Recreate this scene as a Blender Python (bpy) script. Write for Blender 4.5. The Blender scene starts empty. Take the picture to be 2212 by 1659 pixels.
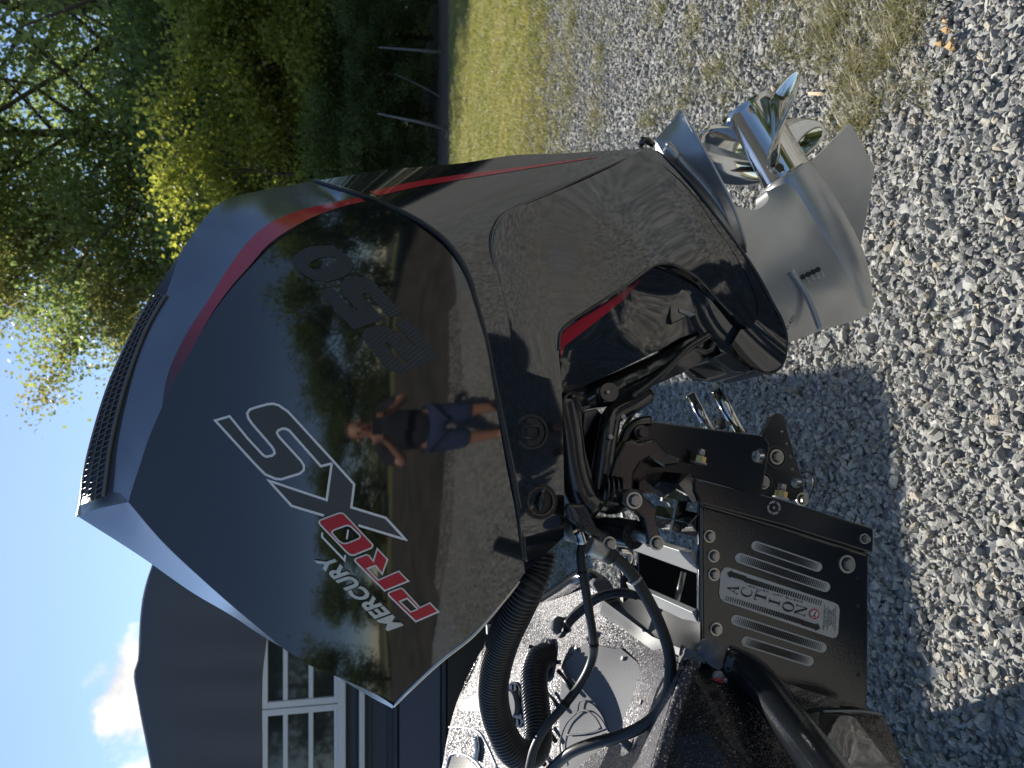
import bpy, bmesh, math, random
import numpy as np
from mathutils import Vector, Matrix, Quaternion
from mathutils.geometry import delaunay_2d_cdt
R = math.radians
SC = bpy.context.scene
COL = SC.collection

# ------------------------------------------------------------------ camera
CAM = np.array([0.0, 0.0, 1.48])
PITCH = R(11.0)
FPX = 1500.0                       # focal length in units of a 2212 px wide frame
cF = np.array([0, math.cos(PITCH), -math.sin(PITCH)])
cU = np.array([0, math.sin(PITCH), math.cos(PITCH)])
cR = np.array([1.0, 0, 0])
cam = bpy.data.cameras.new('camera')
cam_ob = bpy.data.objects.new('camera', cam)
COL.objects.link(cam_ob)
cam.sensor_width = 36.0
cam.lens = FPX * 36.0 / 2212.0
cam.clip_start = 0.02
cam.clip_end = 2000.0
cam.dof.use_dof = True
cam.dof.focus_distance = 1.40
cam.dof.aperture_fstop = 6.5
m = Matrix.Identity(4)             # the phone is held on its side: the camera is rolled by 90 degrees
for i in range(3):
    m[i][0] = -cU[i]
    m[i][1] = cR[i]
    m[i][2] = -cF[i]
    m[i][3] = CAM[i]
cam_ob.matrix_world = m
SC.camera = cam_ob

# ------------------------------------------------------------------ light
SUN_EL, SUN_AZ = R(43.0), R(-12.0)      # azimuth from +Y towards +X
sun_dir = Vector((math.sin(SUN_AZ) * math.cos(SUN_EL), math.cos(SUN_AZ) * math.cos(SUN_EL), math.sin(SUN_EL)))
sun = bpy.data.lights.new('sun', 'SUN')
sun.energy = 4.6
sun.angle = R(0.53)
sun.color = (1.0, 0.94, 0.84)
sun_ob = bpy.data.objects.new('sun', sun)
COL.objects.link(sun_ob)
sun_ob.rotation_euler = sun_dir.to_track_quat('Z', 'Y').to_euler()
SC.view_settings.view_transform = 'Standard'
SC.view_settings.look = 'None'
SC.view_settings.gamma = 1.0
SC.view_settings.use_curve_mapping = False
SC.view_settings.exposure = 0.68
SC.cycles.max_bounces = 8
SC.cycles.transparent_max_bounces = 8
SC.cycles.sample_clamp_indirect = 6.0

world = bpy.data.worlds.new('World')
SC.world = world
world.use_nodes = True
nt = world.node_tree
nt.nodes.clear()
wo = nt.nodes.new('ShaderNodeOutputWorld')
bg = nt.nodes.new('ShaderNodeBackground')
sky = nt.nodes.new('ShaderNodeTexSky')
sky.sky_type = 'NISHITA'
sky.sun_disc = False
sky.sun_elevation = SUN_EL
sky.sun_rotation = SUN_AZ
sky.air_density = 1.0
sky.dust_density = 0.1
sky.ozone_density = 2.0
bg.inputs['Strength'].default_value = 0.103
# cumulus low over the roofs: noise on the direction, kept to a patch of sky
tc = nt.nodes.new('ShaderNodeTexCoord')
def wn(kind, **kw):
    n = nt.nodes.new(kind)
    for k, v in kw.items():
        setattr(n, k, v)
    return n
def cloud(center, width, height, scale, lo, hi, seed):
    """mask of a cloud bank centred on an (azimuth, elevation) in degrees"""
    az, el = R(center[0]), R(center[1])
    sep = wn('ShaderNodeSeparateXYZ')
    nt.links.new(tc.outputs['Generated'], sep.inputs[0])
    a = wn('ShaderNodeMath', operation='ARCTAN2')
    nt.links.new(sep.outputs[0], a.inputs[0]); nt.links.new(sep.outputs[1], a.inputs[1])
    e = wn('ShaderNodeMath', operation='ARCSINE')
    nt.links.new(sep.outputs[2], e.inputs[0])
    def gate(src, c, w):
        s = wn('ShaderNodeMath', operation='SUBTRACT'); s.inputs[1].default_value = c
        nt.links.new(src.outputs[0], s.inputs[0])
        d = wn('ShaderNodeMath', operation='DIVIDE'); d.inputs[1].default_value = R(w)
        nt.links.new(s.outputs[0], d.inputs[0])
        p = wn('ShaderNodeMath', operation='POWER'); p.inputs[1].default_value = 2
        nt.links.new(d.outputs[0], p.inputs[0])
        return p
    ga, ge = gate(a, az, width), gate(e, el, height)
    add = wn('ShaderNodeMath', operation='ADD')
    nt.links.new(ga.outputs[0], add.inputs[0]); nt.links.new(ge.outputs[0], add.inputs[1])
    mp = wn('ShaderNodeMapping'); mp.inputs['Location'].default_value = (seed, seed * .7, 0)
    nt.links.new(tc.outputs['Generated'], mp.inputs[0])
    nz = wn('ShaderNodeTexNoise'); nz.inputs['Scale'].default_value = scale
    nz.inputs['Detail'].default_value = 9; nz.inputs['Roughness'].default_value = 0.55
    nt.links.new(mp.outputs[0], nz.inputs['Vector'])
    k = wn('ShaderNodeMath', operation='MULTIPLY_ADD'); k.inputs[1].default_value = 2.6
    nt.links.new(nz.outputs[0], k.inputs[0]); 
    neg = wn('ShaderNodeMath', operation='MULTIPLY'); neg.inputs[1].default_value = -1.0
    nt.links.new(add.outputs[0], neg.inputs[0]); nt.links.new(neg.outputs[0], k.inputs[2])
    mr = wn('ShaderNodeMapRange', interpolation_type='SMOOTHSTEP'); mr.inputs[1].default_value = lo; mr.inputs[2].default_value = hi
    nt.links.new(k.outputs[0], mr.inputs[0])
    return mr, nz
c1, nz1 = cloud((-22.0, 16.3), 4.9, 3.8, 12.0, 0.52, 0.95, 3.1)
c2, nz2 = cloud((-28.5, 14.5), 3.4, 3.6, 15.0, 0.5, 1.2, 8.3)
mx = wn('ShaderNodeMath', operation='MAXIMUM')
nt.links.new(c1.outputs[0], mx.inputs[0]); nt.links.new(c2.outputs[0], mx.inputs[1])
rampc = wn('ShaderNodeMapRange'); rampc.inputs[1].default_value = .35; rampc.inputs[2].default_value = .65
rampc.inputs[3].default_value = 5.0; rampc.inputs[4].default_value = 9.0
nt.links.new(nz1.outputs[0], rampc.inputs[0])
cc = wn('ShaderNodeCombineColor')
for i in range(3):
    nt.links.new(rampc.outputs[0], cc.inputs[i])
mixw = wn('ShaderNodeMix', data_type='RGBA')
nt.links.new(mx.outputs[0], mixw.inputs[0])
nt.links.new(sky.outputs[0], mixw.inputs[6]); nt.links.new(cc.outputs[0], mixw.inputs[7])
nt.links.new(mixw.outputs[2], bg.inputs[0])
nt.links.new(bg.outputs[0], wo.inputs[0])

# ------------------------------------------------------------------ geometry helpers
YAW = R(7.0)                                  # the boat stands turned a little out of the picture plane
N = np.array([math.sin(YAW), -math.cos(YAW), 0.0])   # across the boat, towards the camera
C0 = np.array([0.0, 1.45, 0.0])               # a point of the boat's and motor's centre plane

def ray(x, y):
    return cF * FPX + cR * (829.5 - y) - cU * (x - 1106.0)
def W(x, y, h=0.0):
    """point seen at (x, y) of the 2212-px photograph, h metres off the boat's centre plane"""
    d = ray(x, y)
    t = (h - N @ (CAM - C0)) / (N @ d)
    return CAM + d * t
def WY(x, y, Y):
    d = ray(x, y)
    return CAM + d * ((Y - CAM[1]) / d[1])
def WZ(x, y, z=0.0):
    d = ray(x, y)
    return CAM + d * ((z - CAM[2]) / d[2])
def PX(P):
    """where a world point lands in the photograph"""
    v = np.array(P) - CAM
    k = FPX / (v @ cF)
    return np.array([1106.0 - k * (v @ cU), 829.5 - k * (v @ cR)])

ZOOM = {'1': (219.4, 1179.5, .37202), '2': (932.6, 1124.6, .32208), '3': (1206.9, 850.3, .24799), '4': (1426.4, 1042.4, .2646),
        '5': (1206.9, 466.3, .28105), '6': (1344.0, 109.7, .3638), '7': (1261.8, 1289.2, .32242),
        'q1': (0, 0, .5), 'q2': (1106, 0, .5), 'q3': (0, 829.5, .5), 'q4': (1106, 829.5, .5),
        't1': (438.9, 855.8, .24801), 't2': (603.5, 1069.8, .19836), 't3': (603.5, 510.2, .18192),
        't4': (153.6, 329.2, .49615), 't5': (1014.9, 1124.6, .13226), 't6': (1645.8, 0, .26456), 'd': (0, 0, 1)}
def Z(key, pts):
    ox, oy, s = ZOOM[key]
    return [(ox + s * p[0], oy + s * p[1]) + tuple(p[2:]) for p in pts]
def Zp(key, x, y):
    ox, oy, s = ZOOM[key]
    return ox + s * x, oy + s * y

def smooth(pts, step=8.0, closed=False):
    """centripetal Catmull-Rom through points of any dimension"""
    P = np.array(pts, float)
    n = len(P)
    if n < 3 and not closed:
        k = max(1, int(np.linalg.norm((P[1] - P[0])[:2]) / step))
        return np.array([P[0] + (P[1] - P[0]) * i / k for i in range(k + 1)])
    if closed:
        ext = np.vstack([P[-1], P, P[0], P[1]])
    else:
        ext = np.vstack([2 * P[0] - P[1], P, 2 * P[-1] - P[-2]])
    out = []
    segs = n if closed else n - 1
    for i in range(segs):
        p0, p1, p2, p3 = ext[i:i + 4]
        t0 = 0
        t1 = t0 + max(1e-6, np.linalg.norm(p1 - p0)) ** .5
        t2 = t1 + max(1e-6, np.linalg.norm(p2 - p1)) ** .5
        t3 = t2 + max(1e-6, np.linalg.norm(p3 - p2)) ** .5
        k = max(1, int(math.ceil(np.linalg.norm(p2 - p1) / step)))
        for j in range(k):
            t = t1 + (t2 - t1) * j / k
            A1 = (t1 - t) / (t1 - t0) * p0 + (t - t0) / (t1 - t0) * p1
            A2 = (t2 - t) / (t2 - t1) * p1 + (t - t1) / (t2 - t1) * p2
            A3 = (t3 - t) / (t3 - t2) * p2 + (t - t2) / (t3 - t2) * p3
            B1 = (t2 - t) / (t2 - t0) * A1 + (t - t0) / (t2 - t0) * A2
            B2 = (t3 - t) / (t3 - t1) * A2 + (t - t1) / (t3 - t1) * A3
            out.append((t2 - t) / (t2 - t1) * B1 + (t - t1) / (t2 - t1) * B2)
    if not closed:
        out.append(P[-1])
    return np.array(out)

def join(*curves):
    """curves end to end into one closed outline without doubled points"""
    out = []
    for c in curves:
        for p in c:
            if not out or np.linalg.norm(np.array(p[:2]) - np.array(out[-1][:2])) > .6:
                out.append(tuple(p))
    while len(out) > 2 and np.linalg.norm(np.array(out[0][:2]) - np.array(out[-1][:2])) < .6:
        out.pop()
    return np.array(out, float)

def straight(pts, step=12.0, closed=True):
    out = []
    n = len(pts)
    for i in range(n if closed else n - 1):
        a, b = np.array(pts[i], float), np.array(pts[(i + 1) % n], float)
        k = max(1, int(np.linalg.norm((b - a)[:2]) / step))
        for j in range(k):
            out.append(a + (b - a) * j / k)
    if not closed:
        out.append(np.array(pts[-1], float))
    return np.array(out)

class Poly:
    """smooth low-order surface through scattered depths: no ripples for the paint to show up"""
    def __init__(self, xy, v, deg, wts):
        xy = np.array(xy, float)
        self.m, self.s, self.deg = xy.mean(0), np.abs(xy - xy.mean(0)).max(), deg
        B = self.basis(xy) * np.array(wts)[:, None]
        R_ = np.eye(B.shape[1]) * .02
        self.c = np.linalg.lstsq(np.vstack([B, R_]), np.concatenate([np.array(v) * np.array(wts), np.zeros(B.shape[1])]), rcond=None)[0]
    def basis(self, xy):
        q = (np.atleast_2d(np.array(xy, float)) - self.m) / self.s
        return np.stack([q[:, 0] ** i * q[:, 1] ** j for i in range(self.deg + 1) for j in range(self.deg + 1 - i)], 1)
    def __call__(self, xy):
        return self.basis(xy) @ self.c

class TPS:
    def __init__(self, xy, v, lam=0.0):
        xy = np.array(xy, float) / 500.0
        v = np.array(v, float)
        n = len(xy)
        self.c = xy
        d = np.linalg.norm(xy[:, None] - xy[None], axis=2)
        K = np.where(d > 0, d * d * np.log(d + 1e-12), 0) + lam * np.eye(n)
        Pm = np.hstack([np.ones((n, 1)), xy])
        A = np.zeros((n + 3, n + 3))
        A[:n, :n] = K; A[:n, n:] = Pm; A[n:, :n] = Pm.T
        b = np.concatenate([v, np.zeros(3)])
        s = np.linalg.lstsq(A, b, rcond=None)[0]
        self.w, self.a = s[:n], s[n:]
    def __call__(self, xy):
        xy = np.atleast_2d(np.array(xy, float)) / 500.0
        d = np.linalg.norm(xy[:, None] - self.c[None], axis=2)
        return np.where(d > 0, d * d * np.log(d + 1e-12), 0) @ self.w + self.a[0] + xy @ self.a[1:]

def inside(poly, pts):
    x, y = pts[:, 0], pts[:, 1]
    r = np.zeros(len(pts), bool)
    n = len(poly)
    j = n - 1
    for i in range(n):
        xi, yi, xj, yj = poly[i][0], poly[i][1], poly[j][0], poly[j][1]
        c = ((yi > y) != (yj > y))
        with np.errstate(divide='ignore', invalid='ignore'):
            c &= x < (xj - xi) * (y - yi) / ((yj - yi) if yj != yi else 1e-9) + xi
        r ^= c
        j = i
    return r

def fill(outer, holes=(), step=14.0):
    """triangulate an outline with holes; returns 2D points, triangles and the boundary loops as index lists"""
    loops = [np.array(outer)[:, :2]] + [np.array(h)[:, :2] for h in holes]
    verts, edges, idx = [], [], []
    for lp in loops:
        b = len(verts)
        verts += [tuple(p) for p in lp]
        idx.append(list(range(b, b + len(lp))))
        edges += [(b + i, b + (i + 1) % len(lp)) for i in range(len(lp))]
    nb = len(verts)
    lo, hi = loops[0].min(0), loops[0].max(0)
    if step:
        gx = np.arange(lo[0], hi[0], step)
        gy = np.arange(lo[1], hi[1], step)
        G = np.array([(x + (step * .5 if k % 2 else 0), y) for k, y in enumerate(gy) for x in gx])
        if len(G):
            G = G[inside(loops[0], G)]
            for h in loops[1:]:
                if len(G):
                    G = G[~inside(h, G)]
            if len(G):
                B = np.array(verts)
                d = np.full(len(G), 1e9)
                for s in range(0, len(B), 200):
                    d = np.minimum(d, np.linalg.norm(G[:, None] - B[None, s:s + 200], axis=2).min(1))
                G = G[d > step * .55]
                verts += [tuple(p) for p in G]
    vo, eo, fo, ov, oe, of = delaunay_2d_cdt([Vector(v) for v in verts], edges, [], 0 if holes else 1, 1e-6)
    V = np.array([(v.x, v.y) for v in vo])
    src = [(o[0] if o else -1) for o in ov]
    tris = [list(f) for f in fo]
    if holes:
        cen = np.array([V[t].mean(0) for t in tris])
        keep = inside(loops[0], cen)
        for h in loops[1:]:
            keep &= ~inside(h, cen)
        tris = [t for t, k in zip(tris, keep) if k]
    return V, tris, src, idx, nb

def new_obj(name, me, mats, parent=None):
    for mt in (mats if isinstance(mats, (list, tuple)) else [mats]):
        me.materials.append(mt)
    o = bpy.data.objects.new(name, me)
    COL.objects.link(o)
    if parent is not None:
        o.parent = parent
    return o

def mesh(name, verts, faces, mat, parent=None, sm=False, mi=None):
    me = bpy.data.meshes.new(name)
    org = Vector((0, 0, 0))
    me.from_pydata([tuple(map(float, v)) for v in verts], [], [tuple(f) for f in faces])
    if sm is True:
        me.polygons.foreach_set('use_smooth', [True] * len(me.polygons))
    elif sm is not False and sm is not None:
        me.polygons.foreach_set('use_smooth', list(sm))
    if mi is not None:
        me.polygons.foreach_set('material_index', list(mi))
    me.update()
    return new_obj(name, me, mat, parent)

def thing(name, label, cat, loc=(0, 0, 0), group=None):
    o = bpy.data.objects.new(name, None)
    COL.objects.link(o)
    o.empty_display_size = .05
    o['label'] = label; o['category'] = cat
    if group:
        o['group'] = group
    return o
def tag(o, label, cat, group=None):
    o['label'] = label; o['category'] = cat
    if group:
        o['group'] = group
    return o
def kind(o, k):
    o['kind'] = k
    return o

def panel(name, outer, mat, parent, ctrl=(), holes=(), step=14.0, mirror=False, thick=.01, every=3, rim=True, lam=0.0, deg=0):
    """a shell: outline (x, y, h) in the photograph's plane, depth h from a thin plate through the outline and the control points.
    mirror: the same surface again on the far side of the centre plane, joined all round; else a plate of that thickness."""
    outer = np.array(outer, float)
    xy = [tuple(p[:2]) for p in outer[::every]] + [tuple(c[:2]) for c in ctrl]
    hv = [p[2] for p in outer[::every]] + [c[2] for c in ctrl]
    for hl in holes:
        hl_ = np.array(hl)
    f = Poly(xy, hv, deg, [1.0] * (len(xy) - len(ctrl)) + [1.6] * len(ctrl)) if deg else TPS(xy, hv, lam)
    hs = []
    for hl in holes:
        hl = np.array(hl, float)
        hs.append(hl[:, :2])
    V, F, src, idx, nb = fill(outer, hs, step)
    H = f(V)
    e_ = 2.0
    hx0, hx1, hy0, hy1 = f(V - [e_, 0]), f(V + [e_, 0]), f(V - [0, e_]), f(V + [0, e_])
    NRM = []
    for v, a0, a1, b0, b1 in zip(V, hx0, hx1, hy0, hy1):
        nn = np.cross(W(v[0] + e_, v[1], a1) - W(v[0] - e_, v[1], a0), W(v[0], v[1] + e_, b1) - W(v[0], v[1] - e_, b0))
        nn /= np.linalg.norm(nn)
        NRM.append(nn if nn @ (CAM - W(v[0], v[1], .5 * (a0 + a1))) > 0 else -nn)
    NRM = np.array(NRM)
    for i, s in enumerate(src):
        if 0 <= s < len(outer) and not deg:
            H[i] = outer[s][2]
    P = np.array([W(v[0], v[1], hh) for v, hh in zip(V, H)])
    tris = []
    for t in F:
        a, b, c = P[t[0]], P[t[1]], P[t[2]]
        nn = np.cross(b - a, c - a)
        if nn @ (CAM - a) < 0:
            t = t[::-1]
        tris.append(t)
    n = len(P)
    off = ((P - C0) @ N)
    far = P - np.outer(2 * off, N) if mirror else P - thick * N
    faces = list(tris) + [[i + n for i in t[::-1]] for t in tris]
    verts = list(P) + list(far)
    smf = [True] * len(faces)
    if rim:
        cnt = {}
        for t in tris:
            for i in range(3):
                e = (t[i], t[(i + 1) % 3])
                cnt[e] = cnt.get(e, 0) + 1
        be = [e for e in cnt if (e[1], e[0]) not in cnt]
        rm = {}
        def rv(i):
            if i not in rm:
                rm[i] = len(verts); verts.append(P[i]); verts.append(far[i])
            return rm[i]
        for a, b in be:
            ra, rb = rv(a), rv(b)
            faces.append([rb, ra, ra + 1, rb + 1]); smf.append(True)
    o = mesh(name, verts, faces, mat, parent, smf)
    nf = NRM - np.outer(2 * (NRM @ N), N) if mirror else -NRM
    vn = np.zeros((len(verts), 3)); vn[:n] = NRM; vn[n:2 * n] = nf
    li = np.empty(len(o.data.loops), np.int32); o.data.loops.foreach_get('vertex_index', li)
    o.data.normals_split_custom_set([tuple(q) for q in vn[li]])
    return o, f

def plate(name, pts, mat, parent, h, thick=.01, holes=(), rnd=False, bevel=0.0, step=0):
    """flat plate across the boat at h, outline in the photograph"""
    outer = smooth([p[:2] for p in pts], 6, True) if rnd else straight([p[:2] for p in pts], 40)
    outer = np.hstack([outer[:, :2], np.full((len(outer), 1), h)])
    V, F, src, idx, nb = fill(outer, holes, step)
    P = np.array([W(v[0], v[1], h) for v in V])
    tris = []
    for t in F:
        a, b, c = P[t[0]], P[t[1]], P[t[2]]
        if np.cross(b - a, c - a) @ (CAM - a) < 0:
            t = t[::-1]
        tris.append(t)
    n = len(P)
    far = P - thick * N
    cnt = {}
    for t in tris:
        for i in range(3):
            cnt[(t[i], t[(i + 1) % 3])] = 1
    be = [e for e in cnt if (e[1], e[0]) not in cnt]
    faces = list(tris) + [[i + n for i in t[::-1]] for t in tris]
    for a, b in be:
        faces.append([b, a, a + n, b + n])
    o = mesh(name, list(P) + list(far), faces, mat, parent)
    if bevel:
        md = o.modifiers.new('edge', 'BEVEL'); md.width = bevel; md.segments = 2; md.limit_method = 'ANGLE'; md.angle_limit = R(50)
    return o

def sweep(path, radius, seg=12, caps=True, flat=1.0):
    """verts and faces of a tube along world points; radius a number or one per point"""
    P = np.array(path, float)
    n = len(P)
    rad = np.full(n, radius) if np.isscalar(radius) else np.array(radius)
    T = np.gradient(P, axis=0)
    T /= np.linalg.norm(T, axis=1)[:, None] + 1e-12
    up = np.array([0, 0, 1.0]) if abs(T[0][2]) < .9 else np.array([1.0, 0, 0])
    u = np.cross(up, T[0]); u /= np.linalg.norm(u)
    verts, faces = [], []
    for i in range(n):
        if i:
            u = u - T[i] * (u @ T[i]); u /= np.linalg.norm(u)
        v = np.cross(T[i], u)
        for k in range(seg):
            a = 2 * math.pi * k / seg
            verts.append(P[i] + rad[i] * (math.cos(a) * u + flat * math.sin(a) * v))
    for i in range(n - 1):
        for k in range(seg):
            a, b = i * seg + k, i * seg + (k + 1) % seg
            faces.append([a, b, b + seg, a + seg])
    if caps:
        faces.append(list(range(seg))[::-1])
        faces.append([(n - 1) * seg + k for k in range(seg)])
    return verts, faces

def tube(name, pts, r, mat, parent=None, seg=12, step=6.0, corrug=None, raw=False):
    """tube through photograph points (x, y, h); corrug = (ring spacing in metres, depth in metres)"""
    ctl = np.array([W(*p) if not raw else np.array(p) for p in pts])
    path = smooth(ctl, .008) if len(ctl) > 2 else np.array([ctl[0], ctl[1]])
    rad = r
    if corrug:
        seglen = np.linalg.norm(np.diff(path, axis=0), axis=1)
        s = np.concatenate([[0], np.cumsum(seglen)])
        ns = int(s[-1] / (corrug[0] / 6.0))
        t = np.linspace(0, s[-1], ns)
        path = np.array([np.interp(t, s, path[:, i]) for i in range(3)]).T
        rad = r - corrug[1] * (.5 - .5 * np.cos(2 * math.pi * t / corrug[0])) ** 2
    v, f = sweep(path, rad, seg)
    sm = [True] * (len(f) - 2) + [False, False]
    return mesh(name, v, f, mat, parent, sm)

def disc(c, axis, r, depth, seg=24, inner=0.0):
    """verts, faces of a short cylinder whose front face is at c, going back along -axis"""
    a = np.array(axis, float); a /= np.linalg.norm(a)
    up = np.array([0, 0, 1.0]) if abs(a[2]) < .9 else np.array([1.0, 0, 0])
    u = np.cross(up, a); u /= np.linalg.norm(u)
    v = np.cross(a, u)
    V, F = [], []
    ring = [math.cos(2 * math.pi * k / seg) * u + math.sin(2 * math.pi * k / seg) * v for k in range(seg)]
    c = np.array(c)
    if inner <= 0:
        V = [c + r * q for q in ring] + [c - depth * a + r * q for q in ring]
        F = [list(range(seg)), [seg + k for k in range(seg)][::-1]]
        F += [[k, seg + k, seg + (k + 1) % seg, (k + 1) % seg] for k in range(seg)]
    else:
        for rr, dd in ((r, 0), (r, depth), (inner, depth), (inner, 0)):
            V += [c - dd * a + rr * q for q in ring]
        for s in range(4):
            b, e = s * seg, ((s + 1) % 4) * seg
            F += [[b + k, e + k, e + (k + 1) % seg, b + (k + 1) % seg] for k in range(seg)]
    return V, F

def merge(parts):
    V, F = [], []
    for v, f in parts:
        b = len(V)
        V += list(v)
        F += [[i + b for i in q] for q in f]
    return V, F

def bolt(x, y, h, rpx, parent, mat, washer=None, name='bolt', proud=.010, turn=.3):
    """hex head on a washer, axis across the boat"""
    c = W(x, y, h)
    k = np.linalg.norm(c - CAM) / FPX
    r = rpx * k
    parts, mi = [], []
    hexv, hexf = disc(c + N * (proud + .003), N, r * 1.02, proud, 6)
    parts.append((hexv, hexf)); mi += [0] * len(hexf)
    dv, df = disc(c + N * (proud + .0042), N, r * .66, .003, 16)
    parts.append((dv, df)); mi += [0] * len(df)
    if washer is None or washer > 0:
        w_ = disc(c + N * .003, N, r * 1.6, .004, 24); parts.append(w_); mi += [1] * len(w_[1])
        w_ = disc(c + N * .0036, N, r * 1.22, .002, 24); parts.append(w_); mi += [2] * len(w_[1])
    v, f = merge(parts)
    return mesh(name, v, f, [mat, M['washer'], M['ink']] if mat is not M['ink'] else mat, parent, False, mi if mat is not M['ink'] else None)

def ribbon(pts, w, closed=False):
    """flat stroke of width w with mitred joints, as outline quads in 2D"""
    P = np.array(pts, float)
    n = len(P)
    L, Rr = [], []
    for i in range(n):
        if closed:
            a, b = P[i] - P[i - 1], P[(i + 1) % n] - P[i]
        else:
            a = P[i] - P[i - 1] if i else P[1] - P[0]
            b = P[i + 1] - P[i] if i < n - 1 else P[i] - P[i - 1]
        a = a / (np.linalg.norm(a) + 1e-9); b = b / (np.linalg.norm(b) + 1e-9)
        na, nb_ = np.array([-a[1], a[0]]), np.array([-b[1], b[0]])
        mvec = na + nb_
        l = np.linalg.norm(mvec)
        mvec = na if l < 1e-6 else mvec / l
        k = min(2.5, 1 / max(.2, mvec @ na))
        L.append(P[i] + mvec * k * w / 2); Rr.append(P[i] - mvec * k * w / 2)
    F = []
    m_ = n if closed else n - 1
    for i in range(m_):
        j = (i + 1) % n
        F.append([i, j, n + j, n + i])
    return np.array(L + Rr), F

def inset(poly, d):
    P = np.array(poly, float)
    n = len(P)
    area = sum(P[i][0] * P[(i + 1) % n][1] - P[(i + 1) % n][0] * P[i][1] for i in range(n))
    s = 1 if area > 0 else -1
    out = []
    for i in range(n):
        a, b = P[i] - P[i - 1], P[(i + 1) % n] - P[i]
        a /= np.linalg.norm(a) + 1e-9; b /= np.linalg.norm(b) + 1e-9
        na, nb_ = s * np.array([-a[1], a[0]]), s * np.array([-b[1], b[0]])
        mv = na + nb_
        mv /= np.linalg.norm(mv) + 1e-9
        out.append(P[i] + mv * d / max(.4, mv @ na))
    return np.array(out)

def decal(name, V2, F, surf, mat, parent, lift=.0012, thick=0.0):
    """flat print laid on a surface: 2D photograph points, faces, surf(xy) -> h"""
    V2 = np.array(V2, float)
    H = surf(V2) if callable(surf) else np.full(len(V2), surf)
    P = np.array([W(v[0], v[1], hh + lift) for v, hh in zip(V2, H)])
    FF = []
    for t in F:
        t = list(t)
        a, b, c = P[t[0]], P[t[1]], P[t[2]]
        if np.cross(b - a, c - a) @ (CAM - a) < 0:
            t = t[::-1]
        FF.append(t)
    if thick:
        n = len(P)
        cnt = {}
        for t in FF:
            for i in range(len(t)):
                cnt[(t[i], t[(i + 1) % len(t)])] = 1
        be = [e for e in cnt if (e[1], e[0]) not in cnt]
        P2 = P - thick * N
        P = np.vstack([P, P2])
        FF = FF + [[b, a, a + n, b + n] for a, b in be]
    return mesh(name, P, FF, mat, parent)

def polyfill(outer, holes=(), step=16.0, seg=14.0):
    o = straight(outer, seg)
    V, F, *_ = fill(o, [straight(h, seg) for h in holes], step)
    return V, F

def text2d(body, bold=0.0, shear=0.0, spacing=1.0, align='LEFT'):
    """triangles of a line of text in its own plane (x along the line, y up, cap height about .7)"""
    cu = bpy.data.curves.new('print', 'FONT')
    cu.body = body
    cu.offset = bold
    cu.shear = shear
    cu.space_character = spacing
    cu.align_x = align
    cu.resolution_u = 3
    ob = bpy.data.objects.new('print', cu)
    COL.objects.link(ob)
    dg = bpy.context.evaluated_depsgraph_get()
    dg.update()
    me = bpy.data.meshes.new_from_object(ob.evaluated_get(dg))
    V = np.array([v.co[:2] for v in me.vertices])
    F = [list(p.vertices) for p in me.polygons]
    bpy.data.objects.remove(ob)
    bpy.data.curves.remove(cu)
    bpy.data.meshes.remove(me)
    return V, F

def place2d(V, origin, bvec, uvec):
    """unit box text coordinates to the photograph: bvec for the full width, uvec for the cap height"""
    w, hcap = V[:, 0].max() - V[:, 0].min(), V[:, 1].max() - max(0, V[:, 1].min())
    q = np.array(V)
    q[:, 0] = (q[:, 0] - V[:, 0].min()) / w
    q[:, 1] = q[:, 1] / V[:, 1].max()
    return np.array(origin) + q[:, :1] * np.array(bvec) + q[:, 1:] * np.array(uvec)

# ------------------------------------------------------------------ materials
def mat(name, color=(.5, .5, .5), rough=.5, metal=0.0, ior=1.5, coat=0.0, spec=None, emis=None):
    mt = bpy.data.materials.new(name)
    mt.use_nodes = True
    b = mt.node_tree.nodes['Principled BSDF']
    b.inputs['Base Color'].default_value = (*color, 1)
    b.inputs['Roughness'].default_value = rough
    b.inputs['Metallic'].default_value = metal
    b.inputs['IOR'].default_value = ior
    b.inputs['Coat Weight'].default_value = coat
    b.inputs['Coat Roughness'].default_value = .03
    if spec is not None:
        b.inputs['Specular IOR Level'].default_value = spec
    return mt
def nodes(mt):
    t = mt.node_tree
    return t, t.nodes, t.links, t.nodes['Principled BSDF']
def noise_bump(mt, scale, strength, dist=.001, detail=3, coord='Object'):
    t, n, l, b = nodes(mt)
    tcn = n.new('ShaderNodeTexCoord')
    nz = n.new('ShaderNodeTexNoise'); nz.inputs['Scale'].default_value = scale; nz.inputs['Detail'].default_value = detail
    bp = n.new('ShaderNodeBump'); bp.inputs['Strength'].default_value = strength; bp.inputs['Distance'].default_value = dist
    l.new(tcn.outputs[coord], nz.inputs['Vector'])
    l.new(nz.outputs[0], bp.inputs['Height']); l.new(bp.outputs[0], b.inputs['Normal'])
    return nz, bp
def noise_color(mt, scale, c0, c1, lo=.35, hi=.65, detail=6, coord='Object', sock='Base Color'):
    t, n, l, b = nodes(mt)
    tcn = n.new('ShaderNodeTexCoord')
    nz = n.new('ShaderNodeTexNoise'); nz.inputs['Scale'].default_value = scale; nz.inputs['Detail'].default_value = detail
    rp = n.new('ShaderNodeValToRGB')
    rp.color_ramp.elements[0].position = lo; rp.color_ramp.elements[0].color = (*c0, 1)
    rp.color_ramp.elements[1].position = hi; rp.color_ramp.elements[1].color = (*c1, 1)
    l.new(tcn.outputs[coord], nz.inputs['Vector']); l.new(nz.outputs[0], rp.inputs[0]); l.new(rp.outputs[0], b.inputs[sock])
    return rp

M = {}
M['gloss'] = mat('black_gloss_paint', (.010, .011, .013), .055, 0, 1.95, 0)
noise_bump(M['gloss'], 110, 1.0, .000014, 1)
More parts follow.
